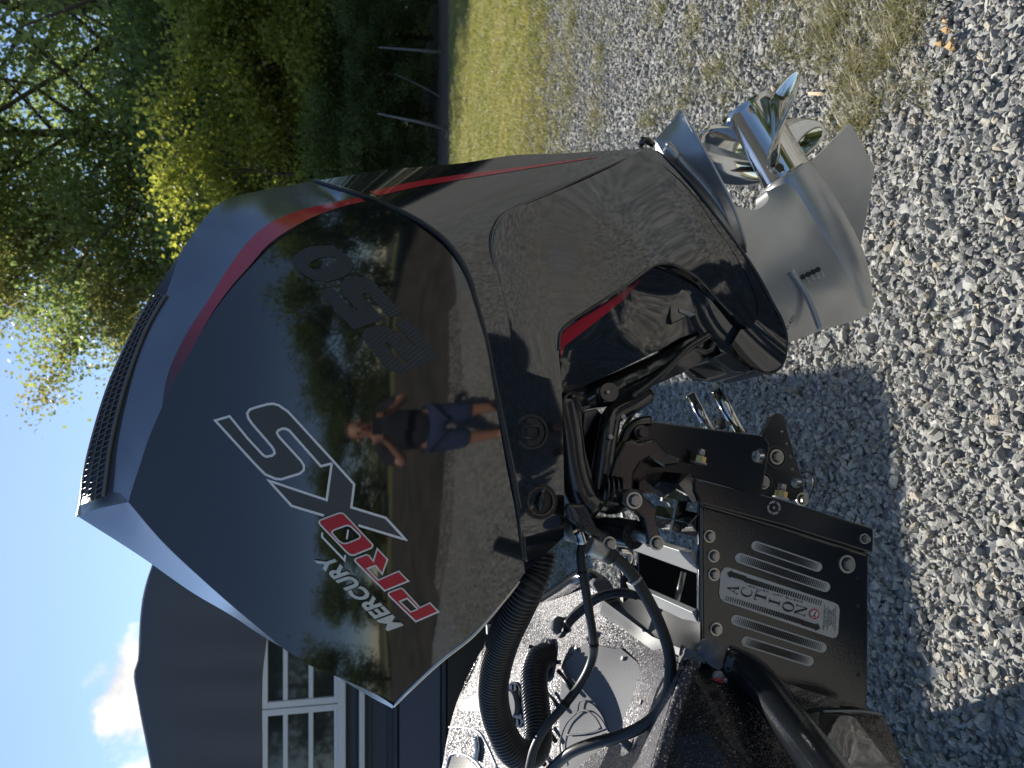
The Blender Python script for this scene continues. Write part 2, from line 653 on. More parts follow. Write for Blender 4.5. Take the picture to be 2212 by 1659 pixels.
# metal flake in the cowl's bevels, sky sheen put into the base colour
M['flake'] = mat('sky_sheen_flake_paint', (.19, .205, .235), .2, .8, 2.1, .3)
t_, n_, l_, b_ = nodes(M['flake'])
b_.inputs['Coat Roughness'].default_value = .12
noise_bump(M['flake'], 900, .25, .0006, 2)
M['black'] = mat('satin_black_paint', (.011, .013, .016), .14, 0, 1.62)
noise_bump(M['black'], 260, .22, .0012, 2)
M['cast'] = mat('black_cast_metal', (.014, .014, .015), .2, 0, 1.8)
noise_bump(M['cast'], 60, .25, .002, 3)
M['rubber'] = mat('black_rubber', (.018, .019, .021), .42, 0, 1.5)
M['hose'] = mat('hose_plastic', (.022, .024, .028), .30, 0, 1.5)
M['red'] = mat('red_decal', (.46, .018, .035), .14, 0, 1.5, .5)
t_, n_, l_, b_ = nodes(M['red'])
fa = n_.new('ShaderNodeAttribute'); fa.attribute_name = 'fade'
fm = n_.new('ShaderNodeMix'); fm.data_type = 'RGBA'; fm.inputs[6].default_value = (.012, .012, .014, 1); fm.inputs[7].default_value = (.46, .018, .035, 1)
l_.new(fa.outputs['Fac'], fm.inputs[0]); l_.new(fm.outputs[2], b_.inputs['Base Color'])
M['redprint'] = mat('red_print', (.50, .022, .045), .3, 0, 1.5)
M['white'] = mat('white_print', (.80, .82, .85), .3, 0, 1.5)
M['silverprint'] = mat('silver_letters', (.60, .63, .63), .35, .3, 1.5)
M['film'] = mat('dark_grey_film', (.070, .074, .080), .55, 0, 1.5)
M['carbon'] = mat('carbon_film', (.046, .052, .060), .42, .2, 1.5)
t_, n_, l_, b_ = nodes(M['carbon'])
tcn = n_.new('ShaderNodeTexCoord'); wv = n_.new('ShaderNodeTexWave'); wv.inputs['Scale'].default_value = 62; wv.bands_direction = 'DIAGONAL'
bp = n_.new('ShaderNodeBump'); bp.inputs['Strength'].default_value = .5; bp.inputs['Distance'].default_value = .002
l_.new(tcn.outputs['Object'], wv.inputs['Vector']); l_.new(wv.outputs[0], bp.inputs['Height']); l_.new(bp.outputs[0], b_.inputs['Normal'])
M['silver'] = mat('silver_gearcase_paint', (.40, .41, .42), .36, .62, 1.5, .25)
noise_bump(M['silver'], 700, .12, .0005, 2)
noise_color(M['silver'], 13, (.44, .447, .45), (.50, .507, .51), .36, .62, 9)
M['chrome'] = mat('polished_steel', (.66, .65, .63), .08, 1.0)
M['steel'] = mat('stainless_bolt', (.42, .41, .39), .36, .8)
noise_bump(M['steel'], 300, .15, .0006, 2)
M['grille'] = mat('grey_grille_plastic', (.13, .14, .16), .45)
M['recess'] = mat('dark_vent_recess', (.035, .038, .045), .5)
M['zinc'] = mat('bare_aluminium', (.27, .28, .29), .5, .5)
M['washer'] = mat('sunlit_washer', (.62, .59, .52), .35, .6)  # sunlit brightness put into the washers' base colour
noise_bump(M['zinc'], 160, .2, .0006, 4)
M['label'] = mat('silver_label', (.46, .49, .52), .5, .35)
noise_bump(M['label'], 160, .2, .0006, 4)
M['brass'] = mat('brass', (.55, .40, .16), .3, 1.0)
M['ink'] = mat('black_ink', (.012, .014, .018), .45)
M['whiteink'] = mat('white_ink', (.7, .7, .7), .5)
# glitter gel coat of the boat: tiny flakes, each tilted its own way
def glitter(name, base, flake, rough, dens=900.0, amt=.55):
    mt = mat(name, base, rough, 0, 1.5, 0)
    t, n, l, b = nodes(mt)
    tcn = n.new('ShaderNodeTexCoord')
    vo = n.new('ShaderNodeTexVoronoi'); vo.inputs['Scale'].default_value = dens
    l.new(tcn.outputs['Object'], vo.inputs['Vector'])
    rp = n.new('ShaderNodeMapRange'); rp.inputs[1].default_value = .86; rp.inputs[2].default_value = .90
    sep = n.new('ShaderNodeSeparateColor')
    l.new(vo.outputs['Color'], sep.inputs[0]); l.new(sep.outputs[0], rp.inputs[0])
    mxc = n.new('ShaderNodeMix'); mxc.data_type = 'RGBA'
    mxc.inputs[6].default_value = (*base, 1); mxc.inputs[7].default_value = (*flake, 1)
    l.new(rp.outputs[0], mxc.inputs[0]); l.new(mxc.outputs[2], b.inputs['Base Color'])
    mm = n.new('ShaderNodeMath'); mm.operation = 'MULTIPLY'; mm.inputs[1].default_value = .75
    l.new(rp.outputs[0], mm.inputs[0]); l.new(mm.outputs[0], b.inputs['Metallic'])
    geo = n.new('ShaderNodeNewGeometry')
    va = n.new('ShaderNodeVectorMath'); va.operation = 'SUBTRACT'; va.inputs[1].default_value = (.5, .5, .5)
    vs = n.new('ShaderNodeVectorMath'); vs.operation = 'SCALE'; vs.inputs['Scale'].default_value = amt
    vadd = n.new('ShaderNodeVectorMath'); vadd.operation = 'ADD'
    vn = n.new('ShaderNodeVectorMath'); vn.operation = 'NORMALIZE'
    l.new(vo.outputs['Color'], va.inputs[0]); l.new(va.outputs[0], vs.inputs[0])
    l.new(geo.outputs['Normal'], vadd.inputs[0]); l.new(vs.outputs[0], vadd.inputs[1])
    l.new(vadd.outputs[0], vn.inputs[0]); l.new(vn.outputs[0], b.inputs['Normal'])
    b.inputs['Roughness'].default_value = rough
    b.inputs['Specular IOR Level'].default_value = .22
    return mt
M['glitter'] = glitter('silver_glitter_gelcoat', (.060, .060, .072), (.40, .39, .43), .45, 400, .62)
M['hullglitter'] = glitter('black_glitter_gelcoat', (.014, .013, .015), (.10, .09, .09), .22, 520, .8)
b_ = nodes(M['hullglitter'])[3]; b_.inputs['Coat Weight'].default_value = .25
M['hatch'] = mat('grey_textured_hatch', (.15, .155, .168), .72, 0, 1.5, 0, .2)
noise_bump(M['hatch'], 420, .5, .0012, 2)
# stone
M['stone'] = mat('crushed_limestone', (.4, .4, .4), .85, 0, 1.45)
t_, n_, l_, b_ = nodes(M['stone'])
oi = n_.new('ShaderNodeObjectInfo')
rp = n_.new('ShaderNodeValToRGB')
cr = rp.color_ramp
cr.elements[0].position = 0; cr.elements[0].color = (.235, .232, .222, 1)
cr.elements[1].position = 1; cr.elements[1].color = (.54, .505, .43, 1)
for p, c in ((.25, (.328, .324, .306, 1)), (.55, (.396, .386, .356, 1)), (.9, (.465, .45, .405, 1)), (.955, (.46, .40, .30, 1))):
    e = cr.elements.new(p); e.color = c
tcn = n_.new('ShaderNodeTexCoord'); nz = n_.new('ShaderNodeTexNoise'); nz.inputs['Scale'].default_value = 3; nz.inputs['Detail'].default_value = 6
mr = n_.new('ShaderNodeMapRange'); mr.inputs[1].default_value = .3; mr.inputs[2].default_value = .7; mr.inputs[3].default_value = .72; mr.inputs[4].default_value = 1.2
mxs = n_.new('ShaderNodeVectorMath'); mxs.operation = 'SCALE'
l_.new(oi.outputs['Random'], rp.inputs[0]); l_.new(tcn.outputs['Object'], nz.inputs['Vector']); l_.new(nz.outputs[0], mr.inputs[0])
l_.new(rp.outputs[0], mxs.inputs[0]); l_.new(mr.outputs[0], mxs.inputs['Scale']); l_.new(mxs.outputs[0], b_.inputs['Base Color'])
bp = n_.new('ShaderNodeBump'); bp.inputs['Strength'].default_value = .35; bp.inputs['Distance'].default_value = .05
nz2 = n_.new('ShaderNodeTexNoise'); nz2.inputs['Scale'].default_value = 7; nz2.inputs['Detail'].default_value = 5
l_.new(tcn.outputs['Object'], nz2.inputs['Vector']); l_.new(nz2.outputs[0], bp.inputs['Height']); l_.new(bp.outputs[0], b_.inputs['Normal'])

# ground under the loose stones and far off, where the stones are too small to build
def ground_mat():
    mt = mat('gravel_ground', (.3, .3, .3), .95)
    t, n, l, b = nodes(mt)
    tcn = n.new('ShaderNodeTexCoord')
    vo = n.new('ShaderNodeTexVoronoi'); vo.inputs['Scale'].default_value = 30
    l.new(tcn.outputs['Object'], vo.inputs['Vector'])
    sep = n.new('ShaderNodeSeparateColor'); l.new(vo.outputs['Color'], sep.inputs[0])
    rp = n.new('ShaderNodeValToRGB')
    rp.color_ramp.elements[0].color = (.16, .17, .18, 1); rp.color_ramp.elements[1].color = (.42, .42, .40, 1)
    l.new(sep.outputs[0], rp.inputs[0]); 
    # worn, dusty patches
    nz = n.new('ShaderNodeTexNoise'); nz.inputs['Scale'].default_value = .6; nz.inputs['Detail'].default_value = 6
    l.new(tcn.outputs['Object'], nz.inputs['Vector'])
    mr = n.new('ShaderNodeMapRange'); mr.inputs[1].default_value = .52; mr.inputs[2].default_value = .72; mr.inputs[4].default_value = .7
    l.new(nz.outputs[0], mr.inputs[0])
    mx_ = n.new('ShaderNodeMix'); mx_.data_type = 'RGBA'; mx_.inputs[7].default_value = (.27, .24, .17, 1)
    l.new(mr.outputs[0], mx_.inputs[0]); l.new(rp.outputs[0], mx_.inputs[6]); l.new(mx_.outputs[2], b.inputs['Base Color'])
    bp = n.new('ShaderNodeBump'); bp.inputs['Strength'].default_value = 1; bp.inputs['Distance'].default_value = .02
    l.new(vo.outputs['Distance'], bp.inputs['Height']); bp.invert = True
    l.new(bp.outputs[0], b.inputs['Normal'])
    return mt
M['ground'] = ground_mat()
M['lawn'] = mat('lawn_soil', (.10, .12, .03), .95)
noise_color(M['lawn'], 1.3, (.11, .13, .035), (.25, .22, .085), .3, .7, 8)
M['litter'] = mat('leaf_litter', (.07, .05, .035), .95)
noise_color(M['litter'], 6, (.035, .028, .02), (.12, .085, .055), .3, .7, 8)
M['far'] = mat('far_field', (.06, .07, .03), .95)

def leaf_mat(name, c0, c1, trans=.5, tint=(1.5, 1.6, .6), straw=False):
    mt = bpy.data.materials.new(name); mt.use_nodes = True
    t = mt.node_tree; n = t.nodes; l = t.links
    n.clear()
    out = n.new('ShaderNodeOutputMaterial')
    geo = n.new('ShaderNodeNewGeometry')
    rp = n.new('ShaderNodeValToRGB')
    rp.color_ramp.elements[0].color = (*c0, 1); rp.color_ramp.elements[1].color = (*c1, 1)
    l.new(geo.outputs['Random Per Island'], rp.inputs[0])
    tr = n.new('ShaderNodeBsdfTranslucent')
    br = n.new('ShaderNodeVectorMath'); br.operation = 'MULTIPLY'; br.inputs[1].default_value = tint
    l.new(rp.outputs[0], br.inputs[0]); l.new(br.outputs[0], tr.inputs['Color'])
    pb = n.new('ShaderNodeBsdfPrincipled'); pb.inputs['Roughness'].default_value = .42; pb.inputs['Specular IOR Level'].default_value = .5
    l.new(rp.outputs[0], pb.inputs['Base Color'])
    if straw:
        nz = n.new('ShaderNodeTexNoise'); nz.inputs['Scale'].default_value = .9; nz.inputs['Detail'].default_value = 5
        l.new(geo.outputs['Position'], nz.inputs['Vector'])
        mr_ = n.new('ShaderNodeMapRange'); mr_.inputs[1].default_value = .42; mr_.inputs[2].default_value = .66
        l.new(nz.outputs[0], mr_.inputs[0])
        mx_ = n.new('ShaderNodeMix'); mx_.data_type = 'RGBA'; mx_.inputs[7].default_value = (.40, .35, .19, 1)
        l.new(mr_.outputs[0], mx_.inputs[0]); l.new(rp.outputs[0], mx_.inputs[6])
        l.new(mx_.outputs[2], pb.inputs['Base Color']); l.new(mx_.outputs[2], br.inputs[0])
    ms = n.new('ShaderNodeMixShader'); ms.inputs[0].default_value = trans
    l.new(pb.outputs[0], ms.inputs[1]); l.new(tr.outputs[0], ms.inputs[2]); l.new(ms.outputs[0], out.inputs[0])
    return mt
M['leaf_green'] = leaf_mat('green_leaves', (.15, .19, .085), (.29, .33, .15), .70, (1.3, 1.4, .85))
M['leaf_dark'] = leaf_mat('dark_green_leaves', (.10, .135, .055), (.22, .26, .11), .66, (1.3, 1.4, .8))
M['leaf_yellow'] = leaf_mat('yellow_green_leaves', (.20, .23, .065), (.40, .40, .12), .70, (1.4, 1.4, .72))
M['leaf_autumn'] = leaf_mat('turning_leaves', (.17, .18, .08), (.30, .26, .12), .68, (1.3, 1.3, .8))
M['blade'] = leaf_mat('grass_blades', (.16, .18, .06), (.33, .32, .13), .42, (1.4, 1.45, .7), True)
M['dryblade'] = leaf_mat('dry_grass_blades', (.065, .085, .025), (.30, .26, .13), .3)
M['bark'] = mat('bark', (.075, .058, .043), .9)
noise_bump(M['bark'], 14, .8, .02, 5)
M['palebark'] = mat('pale_bark', (.19, .18, .165), .85)
noise_bump(M['palebark'], 14, .6, .02, 5)

# ------------------------------------------------------------------ the ground
def sheet(name, pts, z, mt):
    return kind(mesh(name, [(x, y, z) for x, y in pts], [list(range(len(pts)))], mt), 'structure')
def rough_edge(p0, p1, n, amp, seed):
    rg = random.Random(seed)
    out = []
    for i in range(n + 1):
        t = i / n
        out.append((p0[0] + (p1[0] - p0[0]) * t, p0[1] + (p1[1] - p0[1]) * t + (rg.random() - .5) * 2 * amp * (0 < i < n)))
    return out
sheet('far_field', [(-400, -400), (400, -400), (400, 400), (-400, 400)], -.012, M['far'])
sheet('gravel_ground', [(-30, -17)] + [(30, -17)] + rough_edge((30, 6.6), (-30, 6.6), 60, .2, 3), -.004, M['ground'])
LAWN_NEAR = 6.0
edge_near = rough_edge((-30, 6.0), (40, 6.0), 240, .16, 5)
sheet('lawn', edge_near + rough_edge((40, 15.0), (-30, 13.6), 80, .25, 6), 0.004, M['lawn'])
sheet('forest_floor', rough_edge((-40, 13.2), (60, 14.4), 80, .25, 7) + [(60, 45), (-40, 45)], 0.010, M['litter'])
M['dark_ground'] = mat('dimming_yard', (.15, .13, .10), .95)  # dark sheet added behind the camera to dim the cowl's reflections
noise_color(M['dark_ground'], .9, (.035, .032, .026), (.10, .088, .068), .3, .7, 8)
sheet('dimming_yard', rough_edge((-40, -2.0), (40, -1.7), 120, .2, 12)[::-1] + [(-40, -16.9), (40, -15)], 0.002, M['dark_ground'])
sheet('back_lawn', rough_edge((-40, -17.0), (40, -15.0), 90, .3, 9)[::-1] + [(-40, -40), (40, -40)], 0.004, M['lawn'])

# ------------------------------------------------------------------ scattered stuff (gravel, grass)
def scatter(name, pts, rot, scl, sources, mt_list=None):
    """one object whose points carry copies of the source meshes"""
    n = len(pts)
    me = bpy.data.meshes.new(name)
    me.vertices.add(n)
    me.vertices.foreach_set('co', np.array(pts, np.float32).ravel())
    a = me.attributes.new('turn', 'FLOAT_VECTOR', 'POINT'); a.data.foreach_set('vector', np.array(rot, np.float32).ravel())
    a = me.attributes.new('size', 'FLOAT', 'POINT'); a.data.foreach_set('value', np.array(scl, np.float32))
    rng = np.random.default_rng(n)
    which = rng.integers(0, len(sources), n).astype(np.int32)
    a = me.attributes.new('which', 'INT', 'POINT'); a.data.foreach_set('value', which)
    o = bpy.data.objects.new(name, me); COL.objects.link(o)
    ng = bpy.data.node_groups.new(name, 'GeometryNodeTree')
    ng.interface.new_socket('Geometry', in_out='INPUT', socket_type='NodeSocketGeometry')
    ng.interface.new_socket('Geometry', in_out='OUTPUT', socket_type='NodeSocketGeometry')
    gi, go = ng.nodes.new('NodeGroupInput'), ng.nodes.new('NodeGroupOutput')
    jn = ng.nodes.new('GeometryNodeJoinGeometry')
    def attr(nm, typ):
        q = ng.nodes.new('GeometryNodeInputNamedAttribute'); q.data_type = typ; q.inputs[0].default_value = nm
        return q
    at, as_, aw = attr('turn', 'FLOAT_VECTOR'), attr('size', 'FLOAT'), attr('which', 'INT')
    for k, s in enumerate(sources):
        oi_ = ng.nodes.new('GeometryNodeObjectInfo'); oi_.inputs[0].default_value = s
        cmp = ng.nodes.new('FunctionNodeCompare'); cmp.data_type = 'INT'; cmp.operation = 'EQUAL'
        ng.links.new(aw.outputs[0], cmp.inputs[2]); cmp.inputs[3].default_value = k
        ip = ng.nodes.new('GeometryNodeInstanceOnPoints')
        ng.links.new(gi.outputs[0], ip.inputs['Points']); ng.links.new(cmp.outputs[0], ip.inputs['Selection'])
        ng.links.new(oi_.outputs['Geometry'], ip.inputs['Instance'])
        ng.links.new(at.outputs[0], ip.inputs['Rotation']); ng.links.new(as_.outputs[0], ip.inputs['Scale'])
        ng.links.new(ip.outputs[0], jn.inputs[0])
    ng.links.new(jn.outputs[0], go.inputs[0])
    md = o.modifiers.new('scatter', 'NODES'); md.node_group = ng
    return kind(o, 'stuff')

def stone_mesh(seed):
    rg = np.random.default_rng(seed)
    p = rg.normal(size=(15, 3)); p /= np.linalg.norm(p, axis=1)[:, None]
    p *= rg.uniform(.75, 1.05, (15, 1))
    p *= np.array([1.0, rg.uniform(.62, .95), rg.uniform(.45, .75)])
    bm = bmesh.new()
    for q in p:
        bm.verts.new(q)
    r = bmesh.ops.convex_hull(bm, input=bm.verts)
    bmesh.ops.delete(bm, geom=list({g for g in list(r['geom_interior']) + list(r['geom_unused']) if isinstance(g, bmesh.types.BMVert)}), context='VERTS')
    me = bpy.data.meshes.new('stone'); bm.to_mesh(me); bm.free()
    me.materials.append(M['stone'])
    return bpy.data.objects.new('stone', me)
STONES = [stone_mesh(i) for i in range(14)]

rng = np.random.default_rng(11)
def pts_in(x0, x1, y0, y1, dens, keep=None):
    n = int((x1 - x0) * (y1 - y0) * dens)
    p = np.stack([rng.uniform(x0, x1, n), rng.uniform(y0, y1, n)], 1)
    if keep is not None:
        p = p[keep(p)]
    return p
def seen(p, margin=.12):
    """ground points within the picture (with a margin), so the stones need not go on for ever"""
    d = p[:, 1] * math.cos(PITCH) + 1.48 * math.sin(PITCH)
    return np.abs(p[:, 0]) < (.56 + margin) * d + .3
near = pts_in(-2.2, 2.2, .7, 3.0, 6400, seen)
mid = pts_in(-4.6, 4.6, 3.0, 5.0, 3700, seen)
farr = pts_in(-5.6, 5.6, 5.0, 6.7, 2100, seen)
back = pts_in(-2.6, 2.6, -2.4, .7, 1300)
gp = np.vstack([near, mid, farr, back])
ng_ = len(gp)
sz = np.concatenate([rng.lognormal(math.log(.0098), .46, len(near)), rng.lognormal(math.log(.0106), .42, len(mid)),
                     rng.lognormal(math.log(.013), .32, len(farr)), rng.lognormal(math.log(.018), .3, len(back))])
sz = np.clip(sz, .005, .026)
gz = rng.uniform(-.004, .014, ng_) - sz * .2
scatter('loose_gravel', np.column_stack([gp, gz]), np.column_stack([rng.normal(0, .55, ng_), rng.normal(0, .55, ng_), rng.uniform(0, 6.28, ng_)]), sz, STONES)

def tuft_mesh(seed, nb, hgt, spread, width, mt, lean=.5):
    rg = np.random.default_rng(seed)
    V, F = [], []
    for i in range(nb):
        a = rg.uniform(0, 6.28); r0 = rg.uniform(0, spread)
        b = np.array([math.cos(a) * r0, math.sin(a) * r0, 0])
        d = rg.uniform(0, 6.28); dv = np.array([math.cos(d), math.sin(d), 0]); h = hgt * rg.uniform(.5, 1.1); ln = rg.uniform(.1, lean) * h * 1.6
        sd = np.array([-dv[1], dv[0], 0]) * width * rg.uniform(.6, 1.2)
        k = len(V)
        V += [b - sd, b + sd, b + dv * ln * .4 + np.array([0, 0, h * .65]) - sd * .7, b + dv * ln * .4 + np.array([0, 0, h * .65]) + sd * .7, b + dv * ln + np.array([0, 0, h])]
        F += [[k, k + 1, k + 3, k + 2], [k + 2, k + 3, k + 4]]
    me = bpy.data.meshes.new('tuft'); me.from_pydata([tuple(v) for v in V], [], F); me.materials.append(mt)
    return bpy.data.objects.new('tuft', me)
LT = [tuft_mesh(50 + i, 16, .055, .05, .0022, M['blade'], .8) for i in range(4)]
def lawn_ok(p):
    return seen(p, .1)
lp = pts_in(-9, 9.5, 5.9, 14.2, 330, lawn_ok)
# thin out towards the ragged edge with the gravel
w = np.clip((lp[:, 1] - 5.7) / 1.2, .12, 1)
lp = lp[rng.random(len(lp)) < w]
nl = len(lp)
scatter('lawn_grass', np.column_stack([lp, np.full(nl, .004)]), np.column_stack([np.zeros(nl), np.zeros(nl), rng.uniform(0, 6.28, nl)]), rng.uniform(.6, 1.3, nl), LT)
ep = pts_in(-6, 7, 5.1, 7.4, 260, lawn_ok)
ep = ep[rng.random(len(ep)) < np.clip(1.15 - np.abs(ep[:, 1] - 6.3) / 1.1, .05, 1)]
scatter('straw_verge', np.column_stack([ep, np.full(len(ep), .004)]), np.column_stack([np.zeros(len(ep)), np.zeros(len(ep)), rng.uniform(0, 6.28, len(ep))]), rng.uniform(.7, 1.3, len(ep)),
        [tuft_mesh(70 + i, 14, .05, .05, .0022, M['dryblade'], 1.2) for i in range(3)])
# weeds and dry grass growing through the gravel
DT = [tuft_mesh(80 + i, 11, .062, .035, .0013, M['dryblade'], 2.2) for i in range(5)]
wp = []
def weed_patch(x, y, rx, ry, n):
    c = WZ(x, y)
    for _ in range(n):
        a, r = rng.uniform(0, 6.28), abs(rng.normal(0, .55))
        wp.append((c[0] + rx * r * math.cos(a), c[1] + ry * r * math.sin(a)))
for a in ((1800, 60, .17, .26, 85), (1850, 170, .20, .18, 60), (1930, 110, .17, .14, 42), (1960, 20, .24, .18, 55), (1800, -60, .3, .4, 110), (1870, 250, .12, .1, 22),
          (1640, 10, .10, .18, 22), (1560, 150, .16, .3, 30), (1590, 190, .10, .12, 16), (1480, 215, .14, .2, 22), (1430, 20, .2, .4, 40),
          (1410, 260, .12, .3, 26), (1300, 110, .5, .5, 90), (1290, 250, .4, .4, 70), (1700, 360, .05, .05, 5), (1835, 300, .06, .05, 7),
          (1240, 40, .8, .6, 160), (1230, 200, .8, .5, 160), (1500, 60, .25, .4, 40), (1690, 100, .06, .1, 14)):
    weed_patch(*a)
for _ in range(70):
    q = (rng.uniform(-1.6, 2.0), rng.uniform(1.4, 5.2)); wp.append(q)
wp = np.array(wp); nw = len(wp)
scatter('dry_grass', np.column_stack([wp, np.full(nw, .004)]), np.column_stack([np.zeros(nw), np.zeros(nw), rng.uniform(0, 6.28, nw)]), rng.uniform(.45, 1.05, nw), DT)

# ------------------------------------------------------------------ trees
def tree_meshes(seed, height, spread, trunk_r, n_limb, leaves, leaf, crown_lo=.25, crown_top=1.0, clump=.55, trunk_lean=.06):
    """a tapered trunk with limbs and twigs, and leaves in clumps round the twig ends"""
    rg = np.random.default_rng(seed)
    parts, tips = [], []
    lean = rg.normal(0, trunk_lean, 2) * height
    tp = np.array([[lean[0] * (t ** 1.5) + rg.normal(0, .012) * height * t, lean[1] * (t ** 1.5) + rg.normal(0, .012) * height * t, height * .93 * t] for t in np.linspace(0, 1, 9)])
    parts.append(sweep(tp, np.linspace(trunk_r, trunk_r * .12, 9), 8))
    def at(t):
        return np.array([np.interp(t, np.linspace(0, 1, 9), tp[:, i]) for i in range(3)])
    for i in range(n_limb):
        t = crown_lo * .8 + (.97 - crown_lo * .8) * ((i + rg.uniform(.2, .8)) / n_limb)
        b = at(t)
        az = i * 2.4 + rg.uniform(-.5, .5)
        prof = math.sin(math.pi * min(1, max(.08, (t - crown_lo * .6) / (1.06 - crown_lo * .6))) ** .8)
        ln = spread * (.35 + .75 * prof) * rg.uniform(.7, 1.1)
        up = rg.uniform(.15, .75) + t * .5
        pts = [b]
        for s in (.35, .7, 1.0):
            pts.append(b + np.array([math.cos(az + rg.normal(0, .12)) * ln * s, math.sin(az + rg.normal(0, .12)) * ln * s, ln * up * s * (.7 + .4 * s)]))
        pts = np.array(pts)
        r0 = trunk_r * (1 - t * .8) * .45
        parts.append(sweep(pts, np.linspace(r0, r0 * .18, 4), 5))
        for k in range(5):
            s = rg.uniform(.35, 1.0)
            c = np.array([np.interp(s, (0, .35, .7, 1), pts[:, q]) for q in range(3)])
            d = rg.normal(0, 1, 3); d[2] = abs(d[2]) * .7 + .1; d /= np.linalg.norm(d)
            e = c + d * ln * rg.uniform(.22, .48)
            parts.append(sweep(np.array([c, (c + e) / 2 + rg.normal(0, .03, 3) * ln, e]), np.linspace(r0 * .3, r0 * .08, 3), 4))
            tips += [e, (c + e) / 2]
        tips.append(pts[-1]); tips.append(pts[2])
    tips = np.array(tips)
    tips = tips[tips[:, 2] < height * crown_top]
    tv, tf = merge(parts)
    # leaves
    per = rg.dirichlet(np.full(len(tips), 1.6)) * leaves
    C = np.repeat(np.arange(len(tips)), np.maximum(1, per.astype(int)))
    n = len(C)
    off = rg.normal(0, 1, (n, 3)) * np.array([1, 1, .62]) * clump * rg.uniform(.55, 1.25, len(tips))[C][:, None] * .5
    P = tips[C] + off
    nrm = rg.normal(0, 1, (n, 3)) + np.array([0, 0, .7]); nrm /= np.linalg.norm(nrm, axis=1)[:, None]
    ax = np.cross(nrm, rg.normal(0, 1, (n, 3))); ax /= np.linalg.norm(ax, axis=1)[:, None]
    bx = np.cross(nrm, ax)
    L = leaf * rg.uniform(.65, 1.25, n)[:, None]
    V = np.stack([P - ax * L * .5, P + bx * L * .36 + nrm * L * .06, P + ax * L * .5, P - bx * L * .36 + nrm * L * .06], 1).reshape(-1, 3)
    F = np.arange(n * 4).reshape(-1, 4)
    return (tv, tf), (V, F)
def np_mesh(name, V, F, mt):
    me = bpy.data.meshes.new(name)
    V = np.asarray(V, np.float32); F = np.asarray(F, np.int32)
    me.vertices.add(len(V)); me.vertices.foreach_set('co', V.ravel())
    me.loops.add(F.size); me.loops.foreach_set('vertex_index', F.ravel())
    me.polygons.add(len(F)); me.polygons.foreach_set('loop_start', np.arange(0, F.size, F.shape[1], dtype=np.int32))
    me.update(calc_edges=True)
    me.materials.append(mt)
    return me
def tree(name, label, loc, args, mt, bark='bark', group=None, cat='tree', rz=0.0):
    r = thing(name, label, cat, (0, 0, 0), group)
    (tv, tf), (V, F) = tree_meshes(*args)
    tk = mesh('trunk', tv, tf, M[bark], r, True)
    cr_ = bpy.data.objects.new('crown', np_mesh('crown', V, F, mt)); COL.objects.link(cr_); cr_.parent = r
    r.location = loc; r.rotation_euler[2] = rz
    return r
def tree_copy(src, label, loc, rz, s=1.0):
    c = src.copy(); COL.objects.link(c); c.location = loc; c.rotation_euler[2] = rz; c.scale = (s, s, s); c['label'] = label
    for ch in list(src.children):
        d = ch.copy(); COL.objects.link(d); d.parent = c
    return c
def at_tree(u, Y):
    """ground position for a trunk at upright column u (0..1659) and distance Y"""
    p = WY(1106, 1659 - u, Y)
    return (p[0], Y, 0.0)
G1 = 'trees along the edge of the lawn'
big = tree('broadleaf_tree', 'tall airy green tree with long limbs at the right end of the woods', at_tree(1570, 30), (21, 27, 9.6, .50, 34, 74000, .21, .12, 1.0, 2.0), M['leaf_green'], group=G1)
big2 = tree('broadleaf_tree', 'tall green tree left of the airy one, its top well above the cowling', at_tree(1330, 31), (22, 22, 7.2, .42, 32, 60000, .205, .10, 1.0, 1.8), M['leaf_green'], group=G1)
bare = tree('broadleaf_tree', 'slimmer tree with bare twigs sticking out of its top', at_tree(1125, 32), (23, 20.5, 4.6, .32, 30, 32000, .19, .10, .86, 1.4), M['leaf_green'], group=G1)
aut = tree('broadleaf_tree', 'tree with turning brownish yellow leaves just right of the cowling top', at_tree(1015, 32), (24, 16.8, 4.4, .3, 26, 30000, .19, .10, 1.0, 1.4), M['leaf_autumn'], group=G1)
low = tree('broadleaf_tree', 'small dark tree top showing low behind the vents of the cowling', at_tree(866, 36), (25, 12.6, 3.2, .24, 20, 15000, .19, .10, 1.0, 1.2), M['leaf_green'], group=G1)
G2 = 'sunlit yellow green trees at the front of the woods'
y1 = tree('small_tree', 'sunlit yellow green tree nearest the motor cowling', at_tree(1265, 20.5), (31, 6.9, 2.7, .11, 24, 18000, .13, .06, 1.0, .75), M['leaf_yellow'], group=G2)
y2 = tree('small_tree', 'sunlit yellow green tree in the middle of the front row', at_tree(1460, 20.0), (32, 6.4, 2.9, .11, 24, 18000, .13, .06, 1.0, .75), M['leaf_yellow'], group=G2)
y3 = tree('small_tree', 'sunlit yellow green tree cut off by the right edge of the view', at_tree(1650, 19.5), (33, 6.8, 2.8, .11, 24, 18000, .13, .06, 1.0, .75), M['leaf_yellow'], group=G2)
G3 = 'dark trees deep in the woods'
dk = tree('dark_tree', 'dark leafy tree deep in the woods behind the yellow green trees', at_tree(1180, 26), (41, 8.0, 3.3, .2, 24, 16000, .19, .0, 1.0, 1.2), M['leaf_dark'], group=G3)
